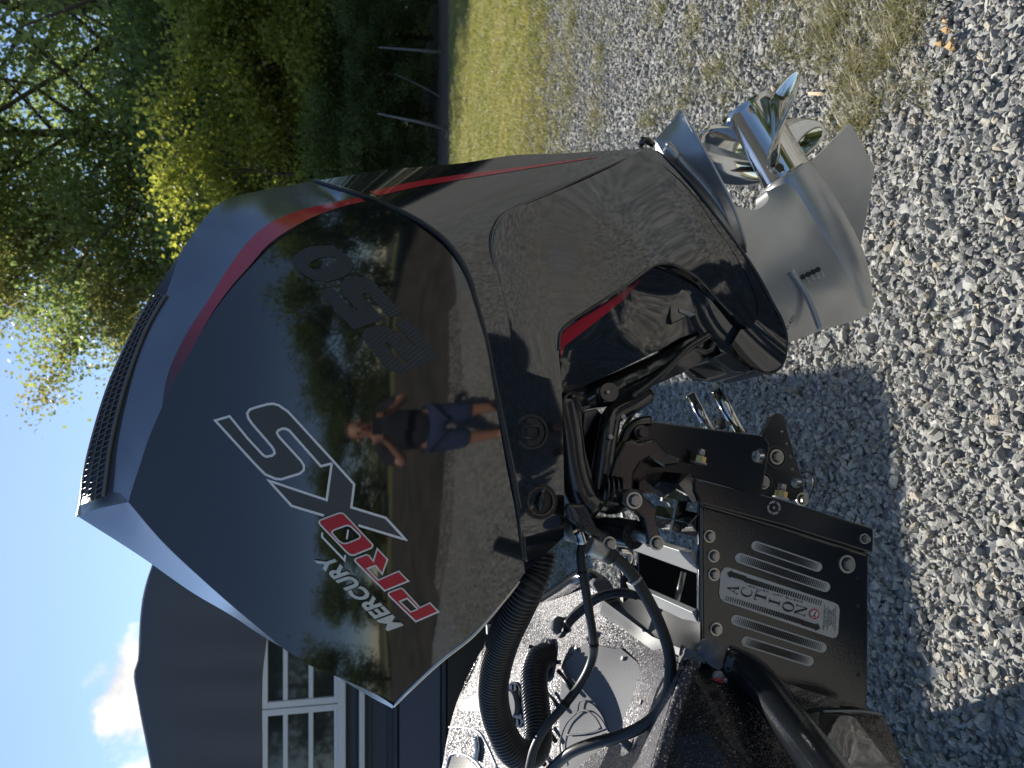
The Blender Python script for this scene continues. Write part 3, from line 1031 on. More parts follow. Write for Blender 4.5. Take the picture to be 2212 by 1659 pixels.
for k, (u, Y, s, rz) in enumerate(((1330, 25, 1.0, 1.0), (1490, 24.5, 1.05, 2.0), (1650, 24, 1.0, 3.0), (1060, 29, 1.05, 4.0), (1420, 28.5, 1.25, 5.0), (1250, 29, 1.2, .5), (1600, 28, 1.3, 2.6), (1120, 33, 1.1, .9), (1360, 34, 1.2, 2.9), (1540, 34, 1.2, 4.9), (1000, 36, 1.1, 1.9),
                                     (1560, 18.4, .36, .4), (1400, 18.7, .38, 1.7), (1230, 19, .4, 3.1), (1310, 17.6, .28, 4.4), (1480, 17.4, .27, 5.1), (1640, 17.2, .28, .9), (1180, 17.9, .28, 2.2))):
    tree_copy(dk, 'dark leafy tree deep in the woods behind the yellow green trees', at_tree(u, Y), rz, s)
dk_all = [o for o in bpy.data.objects if o.name.startswith('dark_tree')]
for k, o in enumerate(dk_all):
    o['label'] = 'dark leafy undergrowth tree in the shade of the woods behind the lawn'
# slim bare stems in front of the dark wood
def stem(label, x0, y0, x1, y1, Y, r, bend=.0):
    a, b = WY(x0, y0, Y), WY(x1, y1, Y + .2)
    a[2] = -.02
    v, f = sweep(np.array([a, (a + b) / 2 + np.array([bend, 0, 0]), b + np.array([bend * 1.6, 0, .1])]), [r, r * .8, r * .45], 7)
    return tag(mesh('bare_stem', v, f, M['palebark'], None, True), label, 'tree stem', 'bare pale stems in the wood')
stem('straight pale bare stem standing in the dark wood at right', 932, 110, 828, 103, 15.4, .034)
stem('pale leaning bare stem with a kink, nearest the motor', 948, 278, 826, 254, 14.8, .036, .05)
stem('thin pale stem low in the dark wood, right of the kinked one', 925, 208, 862, 160, 16.5, .02)
# the woods and yard behind the photographer, seen mirrored in the paint
G4 = 'trees across the yard'
bk = tree('yard_tree', 'green tree across the yard behind the photographer', (-4.0, -24, 0), (61, 9.5, 3.6, .25, 26, 13000, .26, .0, 1.0, 1.5), M['leaf_dark'], group=G4)
for x, y, s, rz in ((1.5, -27, .95, 1), (6.5, -23, 1.1, 2), (11.5, -20, 1.2, 3), (16, -15, 1.25, 4), (-10, -26, 1.05, 5), (-16, -22, 1.0, .4), (20, -8, 1.2, 2.2), (-22, -14, 1.1, 1.4), (22, 0, 1.2, .3), (20, 7, 1.1, 3.3), (13.5, 9.5, .7, .2), (14, 5, .75, 1.2), (13, .5, .7, 2.4), (15, -4, .9, 3.9), (-7, -21, .8, 4.4), (4, -22, .75, 5.2)):
    tree_copy(bk, 'green tree across the yard behind the photographer', (x, y, 0), rz, s)

# ------------------------------------------------------------------ the outboard motor
motor = thing('outboard_motor', 'big black outboard motor with red stripes and chrome propeller, tilted up on the boat stern', 'outboard motor', (0, 0, 0))
def with_h(pts, hs):
    """spread depths along a curve: hs = depths at its points"""
    return [tuple(p[:2]) + (h,) for p, h in zip(pts, hs)]

# silhouette of the top and back, front peak to seam
SIL = Z('t4', [(28, 1583, .06), (40, 1535, .085), (58, 1390, .122), (110, 1180, .135), (165, 1010, .138), (230, 860, .14), (300, 720, .14), (370, 600, .14), (440, 490, .14), (540, 340, .14),
               (610, 255, .138), (660, 213, .132), (720, 190, .126), (830, 165, .122), (1000, 135, .118), (1062, 122, .116)])
KT = Z('t4', [(250, 1522, .200), (262, 1480, .203), (300, 1360, .209), (340, 1240, .214), (400, 1100, .219), (470, 960, .224), (540, 830, .2275), (620, 690, .2295), (700, 580, .230), (780, 490, .229),
              (860, 400, .226), (960, 330, .222), (1080, 270, .215), (1200, 230, .206), (1290, 211, .198)])
KF = Z('q3', [(555, 511, .200), (700, 680, .200), (880, 850, .199), (1100, 1040, .196), (1300, 1195, .190), (1480, 1275, .182), (1560, 1310, .177), (1640, 1350, .171), (1700, 1390, .165)])
SF = Z('q3', [(333, 570, .06), (600, 740, .065), (830, 900, .07), (1000, 1000, .075), (1160, 1105, .082), (1330, 1195, .092), (1430, 1250, .10), (1530, 1310, .112), (1620, 1362, .13), (1696, 1402, .15)])
LF = Z('q3', [(1700, 1390, .165), (1760, 1330, .178), (1900, 1200, .195), (2050, 1080, .21), (2212, 890, .225), (2268, 815, .23)])
SEAM = [(681, 391, .116), (740, 410, .172), (790, 425.5, .198), (850, 450, .222), (900, 475, .238), (950, 510, .253), (980, 542.5, .261), (1010, 595, .270), (1030, 665, .277), (1047, 730, .281),
        (1067, 830, .284), (1090, 945, .283), (1107, 1030, .276), (1121, 1110, .262), (1128, 1178, .246), (1134, 1237, .230)]
VENT_IN = Z('t4', [(412, 620, .155), (340, 740, .152), (300, 830, .150), (230, 1030, .148), (170, 1280, .147), (145, 1470, .147), (140, 1497, .146)])
S2L = Z('t4', [(540, 345, .146), (475, 450, .150), (412, 620, .157), (340, 775, .160), (300, 870, .162), (260, 1010, .164), (205, 1260, .164), (182, 1480, .160)])

c_sil, c_kt, c_kf, c_sf, c_lf, c_seam = smooth(SIL), smooth(KT), smooth(KF), smooth(SF), smooth(LF), smooth(SEAM)
c_s2l = smooth(S2L)
def adj(pts):
    out = []
    for p in pts:
        x, h = p[0], p[2]
        w = max(0, (x - 700) / 420) ** 2 if x < 1120 else (1 if x < 1230 else max(0, 1 - (x - 1230) / 190))
        out.append((p[0], p[1], h - .037 * min(1, w) * min(1, max(0, (h - .08) / .15))))
    return out
LF, SEAM = adj(LF), adj(SEAM)
c_lf, c_seam = smooth(LF), smooth(SEAM)
def upto(c, x, y):
    """index of the curve point nearest (x, y)"""
    return int(np.argmin(np.hypot(c[:, 0] - x, c[:, 1] - y)))

# --- main side of the cowl
iA1 = upto(c_seam, 790, 425.5)
side_outer = join(c_kt, c_seam[iA1:], c_lf[::-1], c_kf[::-1])
side_ctrl = [(420, 1000, .2365), (520, 780, .250), (620, 640, .252), (700, 560, .250), (560, 1100, .243), (560, 950, .2535), (700, 900, .273), (720, 740, .270), (800, 620, .268), (860, 540, .258), (900, 700, .2785), (900, 900, .284),
             (880, 1060, .277), (720, 1080, .2645), (760, 1240, .243), (900, 1240, .247), (620, 1260, .231), (1000, 1130, .266), (1000, 1300, .226), (830, 1400, .204), (980, 800, .284), (1000, 950, .285)]
side_ctrl = adj(side_ctrl)
cowl, surf_side = panel('cowl', side_outer, M['gloss'], motor, side_ctrl, step=13, mirror=True, every=6, deg=4)
cowl.data.name = 'cowl'
# --- bevel above the stripe, back to the seam
iS0 = upto(c_sil, *c_s2l[0][:2])
front_edge = straight([(244, 1063, .160), (262, 1066, .180), (277.6, 1084.3, .200)], 8, False)
bevel_outer = join(c_kt[::-1], front_edge[::-1], c_s2l[::-1], c_sil[iS0:], c_seam[:iA1 + 1])
bev_ctrl = [(500, 500, .168), (565, 450, .166), (640, 440, .172), (430, 610, .187), (370, 720, .193), (320, 860, .193), (285, 980, .188), (720, 425, .165)]
bevel, surf_bev = panel('top_bevel', bevel_outer, M['flake'], motor, bev_ctrl, step=13, mirror=True, lam=2e-4)
# back half of the bevel is plain gloss like the side
# --- front bevel
fb_outer = join(c_kf, straight([c_kf[-1], c_sf[-1]], 6, False), c_sf[::-1], straight([(166.5, 1114.5, .06), (215, 1098, .125), (277.6, 1084.3, .200)], 8, False))
fbev, surf_fb = panel('front_bevel', fb_outer, M['flake'], motor, [], step=12, mirror=True)
# --- rim between the front bevel and the vents
rim_outer = join(straight([(277.6, 1084.3, .200), (215, 1098, .125), (166.5, 1114.5, .06)], 8, False),
                 straight([(166.5, 1114.5, .06), (173, 1091, .085), (181, 1088, .136), (222, 1074, .147), (244, 1063, .160), (262, 1066, .18)], 8, False))
panel('front_rim', rim_outer, M['black'], motor, [], step=10, mirror=True)
# --- vent band: recessed wall with a grille of bars in front of it
iv0, iv1 = upto(c_sil, 302, 686), upto(c_sil, 173, 1091)
c_vin = smooth(VENT_IN)
vent_outer = join(c_sil[iv1:upto(c_sil, 421, 500)], c_s2l, straight([c_s2l[-1], (222, 1074, .147), (181, 1088, .136)], 8, False))
vent, surf_vent = panel('vent_recess', vent_outer, M['recess'], motor, [], step=14, mirror=True)
def mixc(a, b, t):
    return np.array(a) * (1 - t) + np.array(b) * t
vs_out = c_sil[iv1:upto(c_sil, 337, 627)]
def along(c, t):
    s = np.concatenate([[0], np.cumsum(np.linalg.norm(np.diff(c[:, :2], axis=0), axis=1))]); s /= s[-1]
    return np.array([np.interp(t, s, c[:, i]) for i in range(3)])
vi = c_vin[::-1]
def vh(p):
    return max(p[2], float(surf_vent([p[:2]])[0])) + .003
bars = []
for lane in (0.30, 0.62):
    pts = [along(vs_out, t) * (1 - lane) + along(vi, t) * lane for t in np.linspace(0, 1, 30)]
    bars.append(sweep([W(p[0], p[1], vh(p)) for p in pts], .0014, 5))
for i in range(36):
    t = (i + .5) / 36
    for a, b, ph in ((.04, .30, 0), (.30, .62, .5), (.62, .98, 0)):
        tt = min(1, t + ph / 36)
        p = along(vs_out, tt) * (1 - a) + along(vi, min(1, tt + .006)) * a
        q = along(vs_out, tt + .004 if tt < .99 else tt) * (1 - b) + along(vi, min(1, tt + .010)) * b
        bars.append(sweep([W(p[0], p[1], vh(p)), W(q[0], q[1], vh(q))], .0013, 4))
v_, f_ = merge(bars)
kind(mesh('vent_grille', v_, f_, M['grille'], motor, True), 'stuff')
tube('vent_frame', [tuple(p[:2]) + (vh(p),) for p in c_vin[::6]], .0032, M['grille'], motor, 8)
tube('top_edge', [tuple(p[:2]) + (p[2] + .001,) for p in c_sil[:upto(c_sil, 337, 627):6]], .0026, M['flake'], motor, 8)
# --- seam between the cowls: a black gasket in a groove
tube('cowl_seam', [(p[0], p[1], p[2] + .0005) for p in c_seam[::5]], .0043, M['rubber'], motor, 10)
tube('seam_lip', [(p[0] + 5.5, p[1] - 2, p[2] + .001) for p in c_seam[6::5]], .0022, M['gloss'], motor, 8)
tube('lower_edge_trim', [(p[0], p[1], p[2] - .002) for p in c_lf[::5]], .0035, M['chrome'], motor, 8)

# --- lower cowl
SIL2 = [(681, 391, .116), (823, 368, .110), (1000, 352, .098), (1106, 335.5, .088), (1200, 332, .078), (1300, 326, .066), (1386, 321, .055)]
LIP = [(1386, 325, .055), (1331, 351, .090), (1256, 385, .135), (1181, 420, .172), (1106, 454, .205), (1080, 472, .222), (1066, 500, .236), (1062, 535, .246), (1068, 575, .253), (1082, 625, .259), (1098, 700, .266), (1108, 755, .268), (1130, 795, .266), (1165, 812, .262), (1213, 822, .254)]
BOT = [(1213, 822, .254), (1217, 979, .258), (1219, 1100, .235), (1218, 1160, .215)]
LIP, BOT = adj(LIP), adj(BOT)
c_sil2, c_lip, c_bot = smooth(SIL2), smooth(LIP), smooth(BOT)
low_outer = join(c_seam[::-1], c_sil2, c_lip, c_bot, straight([BOT[-1], SEAM[-1]], 8, False))
lower, surf_low = panel('lower_cowl', low_outer, M['gloss'], motor, adj([(1000, 450, .205), (1120, 400, .15), (900, 420, .185), (1150, 950, .275)]), step=13, mirror=True, deg=4, every=5)
tube('chap_edge', [(p[0] - 1.5, p[1] + 1, p[2] - .002) for p in c_lip[4:upto(c_lip, 1108, 755):4]], .0045, M['gloss'], motor, 10)
# stripe on the lower cowl
def stripe(name, lower_c, upper_c, surf, mt, fade=None):
    a, b = smooth(lower_c, 6), smooth(upper_c, 6)
    n = 70
    A = np.array([along(np.column_stack([a[:, :2], np.zeros(len(a))]), t)[:2] for t in np.linspace(0, 1, n)])
    B = np.array([along(np.column_stack([b[:, :2], np.zeros(len(b))]), t)[:2] for t in np.linspace(0, 1, n)])
    rows = 5
    V = np.vstack([A * (1 - k / (rows - 1)) + B * k / (rows - 1) for k in range(rows)])
    F = [[r * n + i, r * n + i + 1, (r + 1) * n + i + 1, (r + 1) * n + i] for r in range(rows - 1) for i in range(n - 1)]
    o = decal(name, V, F, surf, mt, motor, .0012)
    o.data.polygons.foreach_set('use_smooth', [True] * len(o.data.polygons))
    at_ = o.data.attributes.new('fade', 'FLOAT', 'POINT')
    tt = np.tile(np.linspace(0, 1, n), rows)
    at_.data.foreach_set('value', (fade(tt) if fade else np.ones(len(tt))).astype(np.float32))
    return o
stripe('cowl_stripe', [p[:2] for p in KT[4:-1]] + [Zp('t4', 1283, 212)],
       Z('t4', [(396, 1104), (412, 1000), (446, 900), (520, 760), (600, 640), (680, 510), (760, 400), (840, 325), (920, 280), (1060, 235), (1250, 196)]), surf_bev, M['red'], lambda t: np.clip(t / .42, .04, 1) ** 1.2)
stripe('lower_stripe', [(818, 423), (900, 404), (1000, 387), (1100, 371), (1200, 354.5), (1290, 340)], [(797, 414), (900, 391.5), (1000, 376), (1100, 363.5), (1200, 350), (1290, 338.5)], surf_low, M['red'])
# round plugs
for i, (x, y, r) in enumerate(((1147, 933, 38), (1166, 1083, 38))):
    h = float(surf_low([(x, y)])[0])
    c = W(x, y, h); k = np.linalg.norm(c - CAM) / FPX
    ax = N + np.array([0, 0, -.12]); ax /= np.linalg.norm(ax)
    v1, f1 = disc(c + ax * .004, ax, r * k, .02, 40, r * k * .86)
    v2, f2 = disc(c + ax * .001, ax, r * k * .8, .01, 40)
    pl = mesh('round_plug', *merge([(v1, f1), (v2, f2)]), M['rubber'], motor)
    if i == 0:
        u = np.array([0, 0, 1.0])
        s = np.cross(u, ax)
        slot = [c + ax * .004 + s * (a * .5 * .022) + u * (b * .016) for a, b in ((-1, -.6), (-.6, -1), (.6, -1), (1, -.6), (1, .6), (.6, 1), (-.6, 1), (-1, .6))]
        path = slot + [slot[0]]
        mesh('plug_slot', *sweep(path, .0022, 6), M['black'], pl, True)
    else:
        s = np.cross(np.array([.2, 0, 1.0]), ax); s /= np.linalg.norm(s)
        mesh('plug_grip', *sweep([c + ax * .006 + s * .016 * t for t in (-1, -.5, .5, 1)], [.002, .006, .006, .002], 8), M['black'], pl, True)
        mesh('plug_rim', *disc(c + ax * .007, ax, r * k * .82, .004, 40, r * k * .7), M['black'], pl)

# --- lower side panel (chap) down to the splash plate
ARCH = Z('5', [(2, 1080, .252), (8, 960, .250), (20, 880, .248), (60, 838, .246), (130, 790, .243), (400, 612, .222), (560, 505, .205), (660, 430, .193), (740, 378, .183), (810, 362, .175), (880, 375, .168), (960, 410, .162), (1080, 490, .152), (1200, 620, .143), (1330, 760, .135), (1400, 830, .131), (1470, 862, .128)])
EDGE = [(1386, 325, .055), (1416, 345, .072), (1466, 385, .095), (1506, 430, .111), (1546, 490, .121), (1581, 540, .126), (1616, 600, .128), (1636, 650, .128), (1634, 690, .128), (1620, 708.5, .128)]
ARCH = adj(ARCH)
c_arch, c_edge = smooth(ARCH), smooth(EDGE)
chap_outer = join(c_lip[::-1], c_edge, c_arch[::-1])
chap_ctrl = [(1180, 600, .240), (1150, 700, .254), (1250, 520, .208), (1300, 600, .205), (1300, 450, .150), (1400, 480, .145), (1420, 400, .098), (1500, 520, .133), (1220, 690, .243), (1120, 560, .244), (1400, 540, .166), (1560, 600, .132)]
chap, surf_chap = panel('lower_side_panel', chap_outer, M['gloss'], motor, adj(chap_ctrl), step=12, mirror=True, deg=4, every=5)
# splash plate: the rolled edge along the bottom
OUTER = [(1408, 320, .040), (1436, 340, .062), (1491, 395, .094), (1541, 460, .112), (1586, 520, .119), (1631, 585, .121), (1666, 650, .119), (1696, 710, .112), (1698.5, 750, .106), (1691, 785, .098), (1671, 805, .09), (1646, 806, .085), (1612, 790, .085)]
c_out = smooth(OUTER)
sp_outer = join(straight([(1386, 325, .055), (1389, 317, .04), (1408, 320, .04)], 6, False), c_out, straight([(1612, 790, .085), (1580, 745, .10), (1600, 712, .118), (1620, 708.5, .128)], 8, False), c_edge[::-1])
panel('splash_plate', sp_outer, M['gloss'], motor, [(1655, 700, .125), (1660, 760, .105)], step=11, mirror=True, deg=3)
tube('splash_edge', [(p[0], p[1], p[2]) for p in c_out[2:-2:5]], .0036, M['black'], motor, 8)
tube('arch_edge', [(p[0], p[1], p[2]) for p in c_arch[2:-6:5]], .003, M['gloss'], motor, 8)
# tail of the panel where it catches the light
v_, f_ = sweep([W(1383, 316, .0), W(1389, 303, .0), W(1400, 304, .0), W(1412, 314, .01)], [.006, .009, .009, .006], 12)
mesh('tail_tip', v_, f_, M['gloss'], motor, True)

# --- recess inside the arch: the midsection housing
MID_TOP = [(1212, 800, .225), (1212, 745, .225), (1236, 702, .222), (1325, 640, .200), (1395, 588, .172), (1436, 571, .150), (1478, 585, .140), (1545, 645, .124), (1600, 702, .112), (1640, 730, .10)]
MID_LOW = [(1640, 730, .10), (1665, 770, .085), (1630, 800, .080), (1570, 775, .085), (1540, 738, .095), (1490, 724, .110), (1420, 758, .120), (1330, 802, .140), (1250, 838, .165), (1214, 846, .18), (1212, 800, .225)]
MID_TOP, MID_LOW = adj(MID_TOP), adj(MID_LOW)
mid_outer = join(smooth(MID_TOP, 8), smooth(MID_LOW, 8))
mids, surf_mid = panel('midsection_housing', mid_outer, M['gloss'], motor, adj([(1300, 700, .196), (1400, 660, .155), (1470, 660, .125), (1290, 780, .165), (1550, 700, .10)]), step=12, mirror=True, deg=4)
stripe('arch_stripe', [(1213, 774), (1217, 752), (1232, 738), (1290, 693), (1350, 644), (1392, 597)], [(1209, 752), (1214, 722), (1238, 700), (1296, 664), (1346, 630), (1392, 594)], surf_mid, M['red'], lambda t: np.clip((1 - t) / .45, .05, 1))
plate('housing_boss', Z('5', [(855, 640), (870, 590), (930, 560), (985, 570), (1012, 590), (1060, 740), (870, 832), (855, 780)]), M['gloss'], motor, .135, .03, bevel=.002)
plate('housing_notch', Z('5', [(930, 712), (1060, 755), (1010, 775), (925, 735)]), M['flake'], motor, .138, .004)
plate('housing_foot', Z('5', [(1385, 985), (1400, 880), (1500, 880), (1560, 990), (1585, 1140), (1430, 1100), (1410, 1060)]), M['gloss'], motor, .05, .05, bevel=.003)

plate('housing_web', [(1570, 690), (1630, 700), (1650, 740), (1630, 780), (1580, 765), (1560, 720)], M['gloss'], motor, .07, .10)
# --- gear case
D0, D1 = W(1700, 380, 0), W(1862, 657, 0)
gax = D1 - D0; glen = np.linalg.norm(gax); gax /= glen
gup = np.cross(gax, N); gup /= np.linalg.norm(gup)
def revolve(profile, seg=36):
    V, F = [], []
    for t, r in profile:
        c = D0 + gax * glen * t
        for k in range(seg):
            a = 2 * math.pi * k / seg
            V.append(c + r * (math.cos(a) * N + math.sin(a) * gup))
    for i in range(len(profile) - 1):
        for k in range(seg):
            F.append([i * seg + k, i * seg + (k + 1) % seg, (i + 1) * seg + (k + 1) % seg, (i + 1) * seg + k])
    F.append([(len(profile) - 1) * seg + k for k in range(seg)])
    F.append([k for k in range(seg)][::-1])
    return V, F
pr = smooth([(0.0, .0605, 0), (.02, .0625, 0), (.15, .0655, 0), (.35, .0665, 0), (.55, .064, 0), (.75, .055, 0), (.9, .040, 0), (1.0, .024, 0), (1.04, .012, 0), (1.055, .003, 0)], .03)
v_, f_ = revolve([(p[0], p[1]) for p in pr], 40)
mesh('gearcase_torpedo', v_, f_, M['silver'], motor, True)
# the leg above it, from the plate down into the torpedo
st_outer = join(smooth([(1655, 412, .022), (1660, 430, .030), (1635, 452, .030), (1599, 448, .026), (1578, 440, .022)], 6),
                straight([(1578, 440, .022), (1590, 540, .045), (1640, 620, .050), (1688, 722, .030), (1698, 742, .006)], 8, False),
                smooth([(1698, 742, .006), (1740, 727, .006), (1777, 713, .006), (1835, 696, .006), (1868, 683, .007), (1884, 668, .008), (1888, 652, .010)], 8),
                smooth([(1888, 652, .010), (1865, 590, .035), (1820, 510, .05), (1765, 440, .055), (1715, 395, .050), (1655, 412, .022)], 8))
panel('gearcase_leg', st_outer, M['silver'], motor, [(1650, 520, .048), (1700, 600, .050), (1740, 660, .038), (1790, 640, .042), (1720, 480, .050), (1780, 560, .053), (1850, 640, .030)], step=11, mirror=True, lam=3e-4)
plate('skeg', [(1752, 350), (1837, 264), (1891, 361), (1876, 450), (1858, 545), (1815, 500), (1780, 420)], M['silver'], motor, .009, .018, bevel=.003)
# anti-ventilation plate with its rib
av = join(straight([(1415, 302, .004), (1470, 241, .004), (1488, 266, .062), (1526, 332, .092), (1556, 388, .1), (1584, 444, .103), (1608, 520, .092), (1614, 545, .075)], 8, False),
          straight([(1614, 545, .075), (1596, 528, .03), (1540, 450, .03), (1480, 380, .022), (1430, 328, .012), (1415, 302, .004)], 8, False))
avp, surf_av = panel('cavitation_plate', av, M['silver'], motor, [], step=10, mirror=True)
tube('plate_rib', [(p[0], p[1], float(surf_av([p[:2]])[0]) + .003) for p in Z('6', [(270, 545), (310, 590), (345, 650), (410, 720), (500, 820), (580, 930), (650, 1040), (690, 1120)])], .007, M['silver'], motor, 12)
tube('plate_lug', [(p[0], p[1], float(surf_av([p[:2]])[0]) + .004) for p in Z('6', [(265, 575), (290, 600), (330, 640)])], .011, M['silver'], motor, 12)
tube('plate_edge', [(p[0], p[1], p[2]) for p in av[6:-26:4]], .0035, M['silver'], motor, 8)
# water intake fin and slots
tube('intake_fin', [(x, y, .056) for x, y in Z('6', [(1000, 1305), (1060, 1385), (1110, 1480), (1150, 1580), (1178, 1655)])], .0074, M['silver'], motor, 10)
v_, f_ = merge([disc(W(*Zp('6', 1078 + 29 * i, 1340 - 14 * i), .0655), N, .006, .004, 14) for i in range(4)])
kind(mesh('intake_holes', v_, f_, M['ink'], motor), 'stuff')
for i in range(4):
    x, y = Zp('6', 1090 + 30 * i, 1345 - 12 * i)
    tube('intake_rib', [(x, y, .066), (x + 8, y + 12, .0645)], .0022, M['silver'], motor, 6)
for (x, y) in (Zp('6', 690, 1150),):
    v_, f_ = disc(W(x, y, .058), N, .009, .012, 6)
    mesh('gearcase_screw', v_, f_, M['steel'], motor)
V2, F2 = text2d('84 4001', .0, .0)
decal('cast_number', place2d(V2, Zp('6', 985, 1660), np.array([15, -30]) , np.array([-7, -3])), F2, .040, M['black'], motor, .003)

# --- propeller
prop = bpy.data.objects.new('propeller', None); COL.objects.link(prop); prop.parent = motor
H0, H1 = W(1700, 380, 0), W(1612, 230, 0)
pax = H1 - H0; plen = np.linalg.norm(pax); pax /= plen
pup = np.cross(pax, N); pup /= np.linalg.norm(pup)
if pup[2] < 0:
    pup = -pup
def rev2(profile, seg=48):
    V, F = [], []
    for t, r in profile:
        c = H0 + pax * plen * t
        for k in range(seg):
            a = 2 * math.pi * k / seg
            V.append(c + r * (math.cos(a) * N + math.sin(a) * pup))
    for i in range(len(profile) - 1):
        for k in range(seg):
            F.append([i * seg + k, (i + 1) * seg + k, (i + 1) * seg + (k + 1) % seg, i * seg + (k + 1) % seg])
    return V, F
hub = rev2([(-.02, .054), (.0, .0575), (.03, .0575), (.3, .0555), (.6, .0555), (.82, .058), (.93, .061), (1.0, .064), (1.0, .060), (.9, .054), (.5, .050), (.2, .048), (.2, .0)])
mesh('hub', *hub, M['chrome'], prop, True)
mesh('vent_hole', *disc(W(1685, 362, .0585), N + .35 * pup * 0, .0105, .004, 24), M['ink'], prop)
def blade(theta):
    """a cupped, raked blade on a helix; theta from the camera side upwards"""
    nr, ns = 16, 18
    r0, r1 = .050, .163
    V = []
    for side in (0, 1):
        for i in range(nr):
            q = i / (nr - 1)
            r = r0 + (r1 - r0) * q
            half = .74 * (1 - max(0, (q - .35) / .65) ** 2.6) ** .5 if q < 1 else .03
            sk = .14 * q ** 1.3
            for j in range(ns):
                s = -1 + 2 * j / (ns - 1)
                ph = half * s + sk
                ax_ = plen * .46 + .66 * (ph) / (2 * math.pi) + .20 * (r - r0) + .008 * max(0, s) ** 3
                th = theta - ph
                tk = (.007 * (1 - q) + .0022) * (1 - s * s) ** .5 + .0006
                d = math.cos(th) * N + math.sin(th) * pup
                tn = -math.sin(th) * N + math.cos(th) * pup
                nrm = pax * math.cos(math.atan2(.1, r)) + tn * math.sin(math.atan2(.1, r))
                V.append(H0 + pax * ax_ + d * r + nrm * (tk if side else -tk))
    F = []
    o = nr * ns
    for i in range(nr - 1):
        for j in range(ns - 1):
            a = i * ns + j
            F.append([a, a + 1, a + ns + 1, a + ns]); F.append([o + a, o + a + ns, o + a + ns + 1, o + a + 1])
    for i in range(nr - 1):
        for j in (0, ns - 1):
            a = i * ns + j
            q = [a, a + ns, o + a + ns, o + a]
            F.append(q if j == 0 else q[::-1])
    for j in range(ns - 1):
        a = (nr - 1) * ns + j
        F.append([a, a + 1, o + a + 1, o + a])
    return mesh('blade', V, F, M['chrome'], prop, True)
TH0 = R(15)
for k in range(3):
    blade(TH0 + k * 2 * math.pi / 3)

# ------------------------------------------------------------------ lettering on the cowl
def letter(name, outer, holes, mt, key, lift=.0012, st=10):
    o = Z(key, outer); hs = [Z(key, h) for h in holes]
    V, F = polyfill(o, hs, st, 9)
    return decal(name, V, F, surf_side, mt, motor, lift)
S1 = [(1120, 585), (1025, 610), (760, 310), (740, 293), (715, 283), (690, 283), (655, 297), (642, 318), (660, 352), (850, 560), (878, 605), (876, 645), (840, 675), (680, 724), (630, 720), (540, 680), (450, 590), (105, 212),
      (230, 175), (390, 370), (510, 500), (530, 518), (552, 527), (600, 518), (622, 498), (615, 465), (590, 430), (430, 245), (395, 195), (383, 150), (405, 118), (450, 100), (560, 70), (610, 66), (660, 80), (740, 135), (800, 200),
      (1118, 548), (1315, 768), (1290, 968), (1590, 1060), (1765, 1250), (1352, 1125)]
X2 = [(1120, 585), (1075, 905), (570, 735), (770, 955), (1052, 1040)]
sfill = S1[:38]
letter('letter_fill', sfill, [], M['film'], 't1', .0010)
letter('letter_fill', [(1120, 560), (1315, 768), (1290, 968), (1590, 1060), (1765, 1250), (1352, 1125), (1200, 1075), (1052, 1040), (770, 955), (570, 735), (1075, 905)], [], M['film'], 't1', .0010)
for ln, wd in ((S1, 21), (X2, 21), ([(1037, 1188), (1036, 1226), (1232, 1430), (1236, 1384)], 17), ([(1263, 1163), (1250, 1246)], 15)):
    dense = straight([tuple(p) for p in ln], 40, False)
    V, F = ribbon(Z('t1', [tuple(p) for p in dense]), wd * .248)
    decal('letter_outline', V, F, surf_side, M['white'], motor, .0018)
PRO = {'O': ([(425, 300), (428, 280), (445, 262), (640, 190), (665, 186), (692, 190), (720, 210), (1018, 528), (1026, 552), (1005, 583), (820, 658), (795, 662), (765, 655), (730, 630), (437, 325)],
             [(580, 410), (585, 395), (605, 383), (725, 340), (748, 338), (772, 346), (868, 438), (872, 452), (860, 466), (740, 515), (712, 519), (690, 515), (650, 490)]),
       'R': ([(813, 710), (818, 692), (832, 682), (940, 642), (960, 641), (980, 650), (1020, 703), (1062, 568), (1187, 698), (1122, 874), (1045, 776), (970, 803), (1078, 915), (1300, 818), (1420, 938), (1145, 1050), (822, 728)], None),
       'P': ([(1179, 1078), (1182, 1062), (1195, 1050), (1312, 1006), (1332, 1006), (1355, 1020), (1532, 1215), (1640, 1163), (1747, 1272), (1484, 1386), (1186, 1098)],
             [(1325, 1160), (1390, 1133), (1493, 1238), (1430, 1262)])}
for ch in 'PRO':
    o, hl = PRO[ch]
    letter('letter_outline', o, [hl] if hl else [], M['white'], 't2', .0022)
    letter('red_letter', inset(o, 17).tolist(), [inset(hl, -17).tolist()] if hl else [], M['redprint'], 't2', .0032)
V2, F2 = text2d('MERCURY', .034, 0.0, 1.02)
org = np.array(Zp('t2', 1345, 1420)); bv = np.array([-802, -772]) * .19836; uv = np.array([-168, 62]) * .19836
